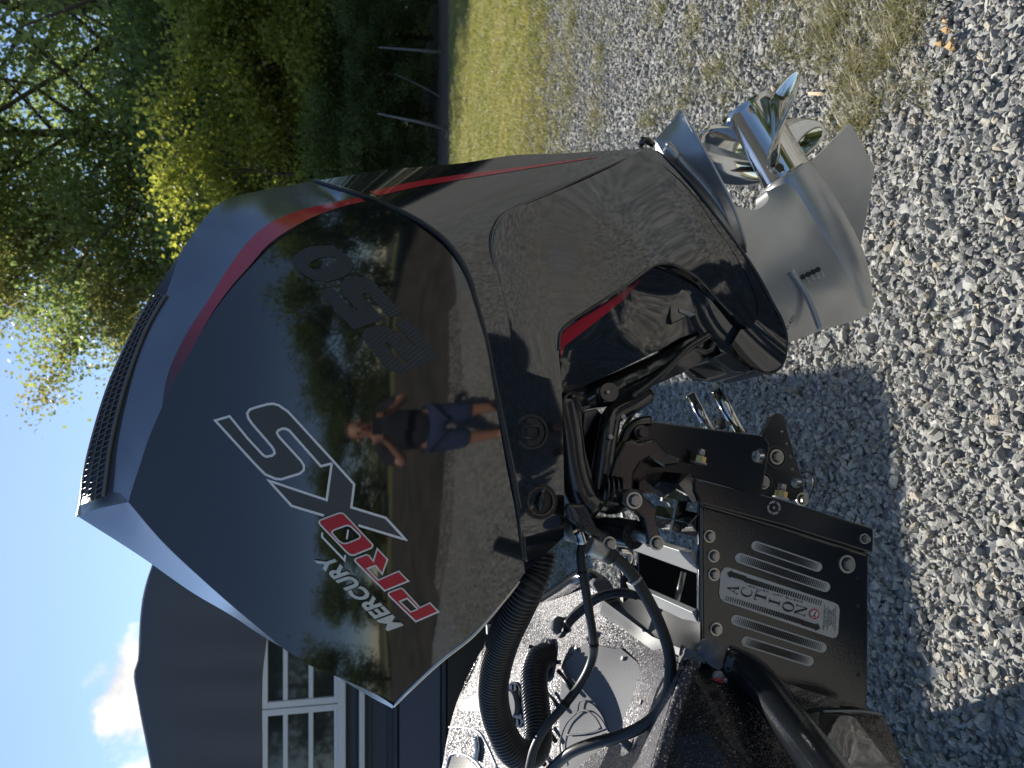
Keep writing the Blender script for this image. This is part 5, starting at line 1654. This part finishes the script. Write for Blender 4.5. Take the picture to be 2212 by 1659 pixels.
# moulded lines on the hatch and small cables lying on it
def deck_line(name, key, pts, r, mt, lift=.012, parent=None):
    out = []
    for p in smooth(Z(key, pts), 6):
        q = W(*on_deck(p[0], p[1])) + deck_normal(p[0], p[1]) * lift
        out.append(q)
    v, f = sweep(out, r, 8)
    return mesh(name, v, f, mt, parent or boat, True)
deck_line('hatch_moulding', '2', [(1005, 1275), (1025, 1200), (1100, 1215), (1170, 1290), (1222, 1415)], .0022, M['hatch'])
deck_line('hatch_moulding', '2', [(1005, 1278), (1060, 1265), (1130, 1320), (1172, 1395)], .0022, M['hatch'])
deck_line('hatch_moulding', '2', [(935, 1440), (1060, 1430), (1165, 1395)], .0022, M['hatch'])
deck_line('hatch_moulding', '2', [(905, 1650), (890, 1500), (930, 1360), (1010, 1270)], .0022, M['hatch'])
# filler cap, hose flange, cable clam, chrome light
fc = Zp('2', 572, 1230)
deck_disc('filler_flange', *fc, .062, .006, M['black'], None, 36)
cap = deck_disc('filler_cap', fc[0] - 1, fc[1] - 3, .034, .022, M['hatch'], None, 36)
for k in range(10):
    a = k * math.pi / 5
    n = deck_normal(*fc); u_ = np.cross(n, [0, 1, 0]); u_ /= np.linalg.norm(u_); w_ = np.cross(n, u_)
    c = W(*on_deck(*fc)) + .048 * (math.cos(a) * u_ + math.sin(a) * w_) + n * .010
    v_, f_ = disc(c, n, .009, .01, 6); mesh('flange_rib', v_, f_, M['black'], cap)
V, F = text2d('COOO', .0); Vp = place2d(V, (fc[0] - 2, fc[1] + 8), np.array([-1.5, -17]), np.array([-5, 1]))
nrm_ = deck_normal(*fc)
fl = deck_disc('hose_flange', *Zp('2', 765, 935), .056, .012, M['black'], None, 36)
for x, y in ((683, 855), (800, 820), (835, 950), (720, 1000)):
    deck_disc('flange_screw', *Zp('2', x, y), .006, .018, M['ink'], fl, 8)
cl = deck_disc('cable_clam', *Zp('2', 878, 725), .026, .010, M['hatch'], None, 20)
n_ = deck_normal(*Zp('2', 878, 725))
v_, f_ = sweep([W(*on_deck(*Zp('2', 860, 755))) + n_ * .004, W(*on_deck(*Zp('2', 875, 722))) + n_ * .018, W(*on_deck(*Zp('2', 900, 690))) + n_ * .016], [.010, .020, .017], 14)
mesh('clam_shell', v_, f_, M['hatch'], cl, True)
for x, y in ((843, 752), (883, 662), (908, 742)):
    deck_disc('clam_screw', *Zp('2', x, y), .0055, .014, M['ink'], cl, 10)
deck_line('chrome_strip', '2', [(310, 1450), (322, 1530), (312, 1610)], .010, M['chrome'], .006)
deck_line('deck_line', '2', [(120, 1385), (230, 1390), (320, 1420), (370, 1500), (440, 1660)], .0035, M['white'], .002)
deck_line('deck_line', '2', [(100, 1660), (130, 1570), (220, 1570), (290, 1610), (340, 1670)], .0035, M['white'], .002)
V, F = polyfill(Z('2', [(190, 1270), (200, 1215), (350, 1150), (440, 1290), (340, 1275), (260, 1280)]), (), 8, 8)
decal('deck_recess', V, F, surf_deck, M['ink'], boat, .003)
V, F = polyfill(Z('2', [(110, 1660), (135, 1580), (225, 1580), (330, 1680), (300, 1720), (110, 1720)]), (), 8, 8)
decal('deck_recess', V, F, surf_deck, M['ink'], boat, .003)
# corner guards and rails
def guard(name, capc, railpts, rails_h, rr):
    pass
rail_far = [(1188, 1310, -.80), (1210, 1290, -.62), (1232, 1270, -.45), (1252, 1253, -.34), (1266, 1250, -.29), (1290, 1262, -.255)]
rail_far = Z('2', [(690, 585, -.82), (800, 510, -.64), (900, 445, -.48), (985, 385, -.35), (1030, 372, -.31), (1080, 395, -.28), (1140, 430, -.26)])
tube('guard_rail', rail_far, .021, M['black'], boat, 16)
mplate('guard_cap', '2', [(1075, 425), (1100, 395), (1150, 388), (1195, 405), (1225, 450), (1215, 480), (1160, 500), (1110, 480)], M['hatch'], -.235, .05, (), False, .012, boat)
rail_near = Z('7', [(960, 440, .27), (1040, 470, .285), (1120, 520, .31), (1210, 610, .35), (1350, 800, .42), (1500, 1000, .49), (1640, 1190, .56), (1800, 1400, .63)])
tube('guard_rail', rail_near, .030, M['black'], boat, 20)
tube('rail_seam', [(p[0] - 2, p[1] + 3, p[2] + .028) for p in rail_near[1:]], .0018, M['ink'], boat, 6)
capn, _s = panel('guard_cap', join(smooth(Z('7', [(685, 400, .235), (700, 350, .24), (780, 380, .25), (800, 350, .262), (850, 312, .268), (900, 308, .27), (960, 335, .272), (1010, 375, .272), (1040, 410, .275)]), 6),
        smooth(Z('7', [(1040, 410, .275), (990, 395, .285), (940, 430, .29), (905, 490, .29), (860, 470, .285), (800, 430, .275), (760, 500, .27), (735, 570, .27), (690, 540, .25), (680, 460, .24), (685, 400, .235)]), 6)), M['hatch'], boat, Z('7', [(880, 370, .295), (820, 400, .285)]), step=8, thick=.03)
bolt(*Zp('7', 685, 445), .255, 5.5, boat, M['ink'], None, 'cap_screw')
# near quarter of the transom, in its own shade
q_outer = join(smooth(NEARE), straight([(1410, 1720, .37), (1790, 1720, .44)], 20, False),
               straight([(1790, 1720, .44), (1740, 1640, .40), (1660, 1540, .34), (1590, 1462, .28), (1540, 1432, .262), (1505, 1432, .25)], 12, False))
quarter, surf_q = panel('stern_quarter', q_outer, M['hullglitter'], boat, [(1560, 1580, .37), (1640, 1690, .42)], step=14, thick=.03)
tube('deck_edge', [(p[0] - 1, p[1] + 1, p[2] - .002) for p in NEARE], .012, M['glitter'], boat, 12)
mplate('drain_fitting', '7', [(870, 545), (885, 505), (930, 500), (950, 545), (940, 575), (890, 568)], M['zinc'], .315, .01, (), False, .003, boat)
mplate('drain_gasket', '7', [(868, 560), (890, 545), (940, 570), (930, 580)], M['redprint'], .318, .01, (), False, .002, boat)
bolt(*Zp('7', 925, 545), .32, 4.5, boat, M['chrome'], 0, 'drain_screw')
# transom below the jack plate, bottom and strake
tr_outer = straight([(1500, 1425, .14), (1664, 1463, .13), (1870, 1526, .12), (1905, 1560, .12), (1870, 1720, .28), (1700, 1720, .42), (1640, 1560, .30), (1560, 1460, .22)], 14)
panel('transom', tr_outer, M['hullglitter'], boat, [], step=16, thick=.03)
bm_outer = join(smooth([(1731, 1552, .27), (1748, 1543, .26), (1778, 1537, .255), (1836, 1536, .25)], 8), straight([(1836, 1536, .25), (1884, 1600, .30), (1932, 1664, .36), (1970, 1720, .41), (1830, 1720, .46), (1800, 1650, .40), (1765, 1590, .33), (1731, 1552, .27)], 12, False))
M['hullgloss'] = mat('hull_bottom_gelcoat', (.045, .042, .040), .10, .55, 2.2, .6)
noise_bump(M['hullgloss'], 55, .12, .004, 1)
panel('hull_bottom', bm_outer, M['hullgloss'], boat, [], step=12, thick=.02)
st2 = straight([(1836, 1536, .25), (1870, 1538, .245), (1906, 1545, .24), (1923, 1580, .27), (1957, 1662, .33), (1985, 1720, .37), (1970, 1720, .41), (1932, 1664, .36), (1884, 1600, .30)], 12)
panel('hull_strake', st2, M['hullglitter'], boat, [], step=12, thick=.03)
tube('strake_glint', [(1778, 1537, .258), (1836, 1536, .256), (1870, 1538, .252), (1904, 1544, .246)], .0022, M['zinc'], boat, 8)  # pale tube stands in for the lit line along the strake

# ------------------------------------------------------------------ hoses and cables
def P2(pts, hs):
    return [p + (h,) for p, h in zip(Z('2', pts), hs)]
big_hose = tube('corrugated_hose', P2([(725, 200), (700, 330), (650, 430), (560, 620), (480, 800), (425, 1000), (410, 1150), (430, 1300), (480, 1440), (550, 1545), (625, 1575), (690, 1540), (715, 1430), (705, 1290), (690, 1130), (690, 1010), (715, 935), (765, 905)],
                                 (.10, .10, .10, .06, .0, -.06, -.10, -.13, -.15, -.17, -.19, -.21, -.24, -.28, -.33, -.37, -.40, -.43)), .034, M['hose'], None, 22, corrug=(.0088, .0058))
tag(big_hose, 'thick black corrugated hose looping from the cowling to the boat deck', 'hose')
c1_ = tube('fuel_line', P2([(1015, 150), (1000, 210), (1008, 330), (1035, 480), (1060, 640), (1085, 800), (1082, 900), (1050, 1000), (980, 1120), (880, 1250), (760, 1390), (690, 1520), (655, 1660), (640, 1760)],
                           (.13, .13, .13, .12, .10, .08, .05, .03, .01, .0, -.02, -.04, -.06, -.08)), .0090, M['rubber'], None, 12)
tag(c1_, 'thin black hose arching from the steering cylinder over the deck hatch', 'hose')
c2_ = tube('steering_hose', P2([(1150, 205), (1250, 265), (1350, 370), (1450, 530), (1540, 720), (1595, 900), (1600, 1040), (1580, 1180), (1520, 1290), (1400, 1385), (1250, 1450), (1080, 1495), (940, 1550), (830, 1640), (760, 1720)],
                           (.24, .24, .235, .23, .22, .215, .21, .20, .18, .15, .11, .07, .03, -.02, -.05)), .0108, M['rubber'], None, 14)
tag(c2_, 'longest black hose, bulging in front of the aluminium transom guard', 'hose')
c3_ = tube('cable_pair', P2([(905, 690), (960, 620), (1030, 560), (1100, 515), (1190, 485), (1290, 478), (1380, 500), (1420, 520)], (-.20, -.19, -.17, -.15, -.13, -.11, -.10, -.10)), .0085, M['rubber'], None, 10)
tag(c3_, 'short black cables running from the clam fitting to the motor well', 'cable')
c3b = tube('cable', P2([(915, 705), (975, 645), (1040, 590), (1110, 535), (1190, 505), (1280, 495), (1380, 515)], (-.20, -.19, -.17, -.15, -.13, -.11, -.10)), .0065, M['rubber'], c3_, 10)
c4_ = tube('deck_wire', P2([(1585, 1280), (1612, 1310), (1615, 1370), (1580, 1500), (1530, 1620), (1500, 1700)], (.21, .20, .19, .19, .20, .21)), .0042, M['rubber'], None, 8)
tag(c4_, 'thin black wire lying along the near edge of the deck', 'cable')
c5_ = tube('deck_hose', P2([(1275, 1470), (1340, 1530), (1410, 1600), (1480, 1670), (1530, 1730)], (.02, .03, .04, .05, .06)), .0088, M['hatch'], None, 12)
tag(c5_, 'grey rod end lying on the hatch under the hoses', 'hose')
v_, f_ = sweep([W(*Zp('2', 1370, 1562), .045), W(*Zp('2', 1410, 1600), .05)], .0125, 14); mesh('sleeve', v_, f_, M['zinc'], c5_, True)
for p0, p1 in (((805, 1150), (905, 1265)), ((795, 1385), (865, 1475)), ((885, 1010), (1000, 1165)), ((735, 1560), (790, 1640))):
    a, b = Zp('2', *p0), Zp('2', *p1)
    n = deck_normal(*a)
    v_, f_ = sweep([W(*on_deck(*a)) + n * .015, W(*on_deck(*b)) + n * .015], .0065, 10)
    mesh('hinge_rod', v_, f_, M['rubber'], boat, True)
for own, a, b, ha, hb_, rr in ((c2_, (1362, 388), (1374, 406), .2345, .234, .0122), (c2_, (1598, 960), (1600, 985), .206, .205, .0122), (c2_, (1180, 1470), (1160, 1475), .09, .086, .0122),
                               (c1_, (1009, 340), (1012, 358), .13, .13, .0104), (c1_, (1085, 820), (1085, 838), .076, .073, .0104), (c1_, (900, 1225), (888, 1241), .012, .010, .0104)):
    tube('hose_clamp', P2([a, b], (ha, hb_)), rr, M['steel'] if rr > .011 and a[0] < 1400 else M['ink'], own, 16)
# fittings at the steering end of the hoses
ft = tube('hose_fitting', P2([(985, 60), (1010, 110), (1015, 155)], (.13, .13, .13)), .013, M['chrome'], c1_, 16)
tube('hose_fitting', P2([(1055, 165), (1100, 185), (1165, 215)], (.24, .24, .24)), .0165, M['steel'], c2_, 16)
tube('hose_sleeve', P2([(1110, 190), (1175, 222), (1215, 250)], (.24, .24, .24)), .0145, M['rubber'], c2_, 14)
tube('drain_elbow', P2([(1245, 210), (1325, 215), (1325, 270), (1300, 300)], (.05, .05, .05, .05)), .012, M['chrome'], jack, 14)
v_, f_ = sweep([W(*Zp('2', 925, 60), .02), W(*Zp('2', 990, 70), .05)], .024, 24); mesh('far_end_cap', v_, f_, M['zinc'], steer, True)
mplate('deck_post', '2', [(370, 705), (412, 705), (412, 770), (372, 768)], M['zinc'], -.5, .02, (), False, .002, boat)

# ------------------------------------------------------------------ cottage with white windows, and the grey canopy in front of it
HY = 8.0
house = thing('cottage', 'dark blue cottage wall with white framed windows behind the boat', 'house')
def hy(x, y, Y=HY):
    return WY(x, y, Y)
def box(name, x0, x1, y0, y1, z0, z1, mt, parent=None, bev=0.0):
    V = [(x, y, z) for z in (z0, z1) for y in (y0, y1) for x in (x0, x1)]
    F = [[0, 2, 3, 1], [4, 5, 7, 6], [0, 1, 5, 4], [1, 3, 7, 5], [3, 2, 6, 7], [2, 0, 4, 6]]
    o = mesh(name, V, F, mt, parent)
    if bev:
        md = o.modifiers.new('edge', 'BEVEL'); md.width = bev; md.segments = 2
    return o
M['siding'] = mat('navy_siding', (.030, .042, .068), .5)
M['trim'] = mat('white_trim', (.72, .72, .72), .45)
M['glass'] = mat('window_glass', (.02, .025, .03), .04, 0, 1.55)
M['slate'] = mat('navy_panel', (.045, .065, .13), .35)
M['canvas'] = mat('grey_canvas', (.10, .112, .135), .95)
noise_bump(M['canvas'], 90, .35, .004, 4)
M['canvas_tan'] = mat('tan_canvas', (.33, .29, .22), .9)
M['roof'] = mat('roof_shingle', (.06, .06, .065), .9)
xL, xR = -6.5, 0.2
def zc(px):
    return float(hy(px, 1500)[2])
# clapboards, one by one, below and around the windows
zb = 0.0
n = 0
ztop = zc(470)
wall = box('wall', xL, xR, HY + .06, HY + .2, 0, ztop, M['siding'], house)
zz = .35
while zz < ztop - .02:
    v0 = [(xL, HY + .035, zz), (xR, HY + .035, zz), (xR, HY + .055, zz + .168), (xL, HY + .055, zz + .168), (xL, HY + .06, zz), (xR, HY + .06, zz)]
    mesh('clapboard', v0, [[0, 1, 2, 3], [0, 4, 5, 1]], M['siding'], house)
    zz += .17
def hbar(name, x0, x1, z0, z1, d0, d1, mt, parent):
    return box(name, x0, x1, HY + d0, HY + d1, z0, z1, mt, parent, .004)
# windows: the pictured ones have three rows of panes; sashes meet at a double post
xs = lambda y: float(hy(660, y)[0])
zt, zs1, zs2, zbm = zc(575), zc(617), zc(672), zc(722)
cols = [(1690, 1538), (1508, 1360), (1330, 1190)]
x_post = xs(1523)
def window(xa, xb, n_label):
    w = bpy.data.objects.new('window', None); COL.objects.link(w); w.parent = house
    hbar('window_frame', xa, xb, zt - .02, zt + .055, -.03, .03, M['trim'], w)
    hbar('window_frame', xa, xb, zbm - .065, zbm, -.03, .03, M['trim'], w)
    hbar('window_frame', xa, xa + .07, zbm, zt - .02, -.03, .03, M['trim'], w)
    hbar('window_frame', xb - .07, xb, zbm, zt - .02, -.03, .03, M['trim'], w)
    rows = [zbm, zs2, zs1, zt - .02]
    for z in (zs1, zs2):
        hbar('muntin', xa + .07, xb - .07, z - .025, z + .025, -.02, .02, M['trim'], w)
    for a, b in zip(rows[:-1], rows[1:]):
        hbar('pane', xa + .07, xb - .07, a + .002, b - .002, .0, .012, M['glass'], w)
    return w
wd = xs(1523) - xs(1800)
for k in range(-2, 3):
    window(x_post - wd * (k + 1) + .006, x_post - wd * k - .006, k)
hbar('window_sill', xL, xR, zc(747), zc(731), -.07, .03, M['trim'], house)
hbar('trim_board', xL, xR, zc(788), zc(776), -.05, .04, M['trim'], house)
hbar('panel_board', xL, xR, zc(950), zc(862), -.06, .03, M['slate'], house)
hbar('panel_rail', xL, xR, zc(962), zc(953), -.08, .03, M['siding'], house)
hbar('panel_rail', xL, xR, zc(858), zc(850), -.08, .03, M['siding'], house)
hbar('dark_base', xL, xR, 0, zc(965), -.10, .03, M['ink'], house)
# white corner of a folding stool behind the glass, standing on the sill
hbar('sill_ornament', xs(1432), xs(1405), zc(694), zc(688), -.10, -.06, M['trim'], house)
hbar('sill_ornament', xs(1422), xs(1416), zc(708), zc(694), -.10, -.06, M['trim'], house)
# gable roof over it
mesh('roof', [(xL - .3, HY - .05, ztop), (xR + .2, HY - .05, ztop), (xR + .2, HY + 3.0, ztop + .75), (xL - .3, HY + 3.0, ztop + .75), (xL - .3, HY + 6, ztop), (xR + .2, HY + 6, ztop),
              (xL - .3, HY - .05, ztop - .1), (xR + .2, HY - .05, ztop - .1), (xR + .2, HY + 6, ztop - .1), (xL - .3, HY + 6, ztop - .1)],
     [[0, 1, 2, 3], [3, 2, 5, 4], [6, 9, 8, 7], [0, 6, 7, 1], [4, 5, 8, 9], [0, 3, 4, 9, 6], [1, 7, 8, 5, 2]], M['roof'], house)
box('side_wall', xL, xR, HY + 5.7, HY + 5.9, 0, ztop - .1, M['siding'], house)
box('end_wall', xL, xL + .15, HY + .2, HY + 5.7, 0, ztop - .1, M['siding'], house)
box('end_wall', xR - .15, xR, HY + .2, HY + 5.7, 0, ztop - .1, M['siding'], house)

# canopy: grey canvas over hoops, hanging down in front
can = thing('canvas_canopy', 'large dark grey canvas canopy hanging in front of the cottage windows', 'canopy')
CY = 4.7
TOPC = [(352, 1900), (335, 1750), (325, 1659), (314, 1600), (303, 1545), (295, 1500), (289, 1466), (290, 1448), (297, 1430), (300, 1380), (303, 1330), (308, 1290), (318, 1250), (330, 1215), (340, 1165), (346, 1110), (352, 1060), (372, 1030), (420, 1012)]
BOTC = [(568, 1900), (567, 1750), (567, 1659), (566.5, 1600), (566, 1545), (566, 1500), (567, 1466), (568, 1448), (570, 1430), (574, 1400), (580, 1340), (588, 1290), (594, 1250), (600, 1215), (604, 1165), (605, 1110), (605, 1060), (604, 1030), (603, 1008)]
tc_, bc_ = smooth(TOPC, 14), smooth(BOTC, 14)
nC = 60
V, F = [], []
rowsC = 16
depth_n = 5
for r in range(rowsC + 1):
    for i in range(nC):
        t = i / (nC - 1)
        a = np.array([np.interp(t, np.linspace(0, 1, len(tc_)), tc_[:, k]) for k in (0, 1)])
        b = np.array([np.interp(t, np.linspace(0, 1, len(bc_)), bc_[:, k]) for k in (0, 1)])
        s = r / rowsC
        p = a * (1 - s) + b * s
        bulge = .07 * (1 - (1 - s) ** 2) ** .5
        V.append(WY(p[0], p[1], CY - bulge + .02 * math.sin(i * .9) * s))
for r in range(rowsC):
    for i in range(nC - 1):
        F.append([r * nC + i, (r + 1) * nC + i, (r + 1) * nC + i + 1, r * nC + i + 1])
# top going back over the hoops
base = len(V)
for k in range(1, depth_n + 1):
    for i in range(nC):
        q = V[i]
        V.append(np.array([q[0], q[1] + .34 * k, q[2] - .012 * k * k]))
for k in range(depth_n):
    for i in range(nC - 1):
        lo = i if k == 0 else base + (k - 1) * nC + i
        hi = base + k * nC + i
        F.append([lo, lo + 1, hi + 1, hi])
cv = mesh('canvas', V, F, M['canvas'], can, True)
sol = cv.modifiers.new('thick', 'SOLIDIFY'); sol.thickness = .012; sol.offset = -1
v_, f_ = sweep([V[nC - 8] + np.array([0, .02, -.02]), V[nC - 4] + np.array([0, .02, -.02]), V[nC - 1] + np.array([0, .02, -.04])], .03, 10)
mesh('hem', v_, f_, M['canvas_tan'], can, True)
for i in (6, nC - 6):
    q = V[rowsC * nC + i]
    v_, f_ = sweep([np.array([q[0], q[1] + .16, 0.0]), np.array([q[0], q[1] + .16, V[i][2] - .06])], .03, 12)
    mesh('post', v_, f_, M['black'], can, True)

# ------------------------------------------------------------------ leaves and a wood chip on the stones
def leaf(name, label, pts, mt, group=None, curl=.012):
    P = [WZ(x, y, .018) for x, y in pts]
    c = np.mean(P, axis=0)
    V = [c + np.array([0, 0, .004])] + [p + np.array([0, 0, curl * ((k % 3) - .6)]) for k, p in enumerate(P)]
    n = len(P)
    F = [[0, 1 + k, 1 + (k + 1) % n] for k in range(n)]
    o = mesh(name, V, F, mt, None, True)
    s = o.modifiers.new('thick', 'SOLIDIFY'); s.thickness = .0012
    return tag(o, label, 'leaf' if 'leaf' in name else 'wood chip', group)
M['deadleaf'] = mat('dead_leaf', (.50, .32, .14), .7)
M['wood'] = mat('split_wood', (.62, .47, .32), .8)
leaf('fallen_leaf', 'tan curled leaf standing nearest the dry grass patch', Z('t6', [(1490, 210), (1520, 195), (1548, 215), (1545, 260), (1520, 280), (1500, 250)]), M['deadleaf'], 'fallen leaves on the gravel')
leaf('fallen_leaf', 'long tan leaf at the foot of the dry grass patch', Z('t6', [(1545, 300), (1568, 290), (1585, 340), (1570, 405), (1545, 418), (1535, 390)]), M['deadleaf'], 'fallen leaves on the gravel')
leaf('fallen_leaf', 'ragged tan leaf with holes beside the long leaf', Z('t6', [(1445, 330), (1495, 320), (1510, 350), (1480, 370), (1470, 395), (1455, 360)]), M['deadleaf'], 'fallen leaves on the gravel')
leaf('fallen_leaf', 'small brown leaf tucked into the dry grass', Z('t6', [(1480, 140), (1505, 125), (1520, 150), (1500, 185), (1480, 180)]), M['deadleaf'], 'fallen leaves on the gravel')
leaf('wood_chip', 'pale split chip of wood lying on the gravel behind the propeller', Z('t6', [(372, 765), (385, 750), (500, 750), (522, 772), (505, 782), (400, 778)]), M['wood'], None, .006)

# ------------------------------------------------------------------ the photographer, mirrored in the black paint
who = thing('person', 'person in dark shirt and blue shorts taking the photo, mirrored in the black cowling', 'person')
M['skin'] = mat('skin', (.42, .22, .15), .5)
M['shirt'] = mat('dark_shirt', (.018, .02, .028), .85)
M['shorts'] = mat('blue_shorts', (.03, .05, .12), .9)
M['hair'] = mat('brown_hair', (.05, .03, .02), .7)
def skin_body(name, vs, es, rs, mt, parent, levels=2):
    me = bpy.data.meshes.new(name); me.from_pydata(vs, es, []); me.materials.append(mt)
    o = bpy.data.objects.new(name, me); COL.objects.link(o); o.parent = parent
    md = o.modifiers.new('skin', 'SKIN')
    for i, r in enumerate(rs):
        sv = me.skin_vertices[0].data[i]
        sv.radius = r if isinstance(r, tuple) else (r, r)
        sv.use_root = (i == 0)
    ss = o.modifiers.new('sub', 'SUBSURF'); ss.levels = levels; ss.render_levels = levels
    md.use_smooth_shade = True
    return o
bxp, byp = 0.02, -.50
def bp_(x, y, z):
    return (bxp + x, byp + y, z)
vs = [bp_(0, 0, .98), bp_(0, .0, 1.15), bp_(0, -.01, 1.34), bp_(0, .0, 1.46), bp_(0, .02, 1.54), bp_(0, .045, 1.62), bp_(0, .045, 1.72), bp_(0, .03, 1.78),
      bp_(-.19, 0, 1.42), bp_(-.25, .14, 1.20), bp_(-.09, .36, 1.40), bp_(-.07, .42, 1.43), bp_(.19, 0, 1.42), bp_(.25, .14, 1.20), bp_(.09, .36, 1.40), bp_(.07, .42, 1.43),
      bp_(-.10, 0, .92), bp_(-.12, .02, .50), bp_(-.13, -.02, .10), bp_(-.14, .13, .045), bp_(.10, 0, .92), bp_(.12, .02, .50), bp_(.13, -.02, .10), bp_(.14, .13, .045)]
es = [(0, 1), (1, 2), (2, 3), (3, 4), (4, 5), (5, 6), (6, 7), (3, 8), (8, 9), (9, 10), (10, 11), (3, 12), (12, 13), (13, 14), (14, 15), (0, 16), (16, 17), (17, 18), (18, 19), (0, 20), (20, 21), (21, 22), (22, 23)]
rs = [(.15, .11), (.145, .105), (.165, .11), (.12, .085), (.058, .06), (.068, .085), (.078, .095), (.05, .06), (.058, .058), (.042, .042), (.028, .03), (.034, .02), (.058, .058), (.042, .042), (.028, .03), (.034, .02),
      (.088, .09), (.06, .062), (.042, .045), (.042, .035), (.088, .09), (.06, .062), (.042, .045), (.042, .035)]
skin_body('body', vs, es, rs, M['skin'], who)
sv_ = [bp_(0, 0, .84), bp_(0, 0, 1.15), bp_(0, -.01, 1.34), bp_(0, 0, 1.455), bp_(-.19, 0, 1.42), bp_(-.235, .10, 1.26), bp_(.19, 0, 1.42), bp_(.235, .10, 1.26)]
skin_body('shirt', sv_, [(0, 1), (1, 2), (2, 3), (3, 4), (4, 5), (3, 6), (6, 7)], [(.19, .145), (.178, .135), (.19, .13), (.11, .09), (.075, .075), (.07, .065), (.075, .075), (.07, .065)], M['shirt'], who)
hv_ = [bp_(0, 0, .96), bp_(-.105, 0, .88), bp_(-.12, .02, .46), bp_(.105, 0, .88), bp_(.12, .02, .46)]
skin_body('shorts', hv_, [(0, 1), (1, 2), (0, 3), (3, 4)], [(.165, .128), (.11, .11), (.092, .092), (.11, .11), (.092, .092)], M['shorts'], who)
skin_body('hair', [bp_(0, .01, 1.70), bp_(0, .02, 1.775), bp_(0, .055, 1.79)], [(0, 1), (1, 2)], [(.08, .085), (.08, .09), (.06, .05)], M['hair'], who)
# hands round the phone: palm, four fingers and a thumb each
for s in (-1, 1):
    hc = np.array([bxp + s * .072, byp + .415, 1.43])
    ph_x = s * .066
    for k in range(4):
        z0 = 1.435 + .018 * k
        f_len = (.9, 1.0, .97, .8)[k]
        p0 = np.array([bxp + s * .082, byp + .42, z0]); p1 = p0 + np.array([s * .010, .034 * f_len, .004]); p2 = p1 + np.array([-s * .012, .022 * f_len, .002]); p3 = p2 + np.array([-s * .026 * f_len, .004, .0])
        v_, f_ = sweep(smooth([p0, p1, p2, p3], .01), .0082, 8); mesh('finger', v_, f_, M['skin'], who, True)
    p0 = np.array([bxp + s * .070, byp + .425, 1.425]); 
    v_, f_ = sweep(smooth([p0, p0 + np.array([-s * .01, .02, .028]), p0 + np.array([-s * .022, .028, .055])], .01), .0095, 8); mesh('thumb', v_, f_, M['skin'], who, True)
# face and shoes
for s in (-1, 1):
    v_, f_ = disc(np.array(bp_(s * .031, .137, 1.665)), np.array([0, 1.0, 0]), .011, .01, 12); mesh('eye', v_, f_, M['ink'], who)
    v_, f_ = sweep([np.array(bp_(s * .080, .04, 1.69)), np.array(bp_(s * .084, .035, 1.64))], [.012, .010], 8); mesh('ear', v_, f_, M['skin'], who, True)
    v_, f_ = sweep([np.array(bp_(s * .135, -.07, .04)), np.array(bp_(s * .137, .05, .05)), np.array(bp_(s * .142, .19, .035))], [.045, .05, .038], 12, True, .8); mesh('shoe', v_, f_, M['shirt'], who, True)
v_, f_ = sweep([np.array(bp_(0, .128, 1.675)), np.array(bp_(0, .158, 1.635)), np.array(bp_(0, .13, 1.625))], [.009, .013, .009], 8); mesh('nose', v_, f_, M['skin'], who, True)
v_, f_ = sweep([np.array(bp_(-.026, .127, 1.598)), np.array(bp_(0, .135, 1.597)), np.array(bp_(.026, .127, 1.598))], .006, 6); mesh('mouth', v_, f_, M['redprint'], who, True)
ph = box('phone', -.040, .120, -.030, -.022, 1.445, 1.525, M['ink'], None, .003)
tag(ph, 'dark phone held up sideways in both hands of the mirrored person', 'phone')
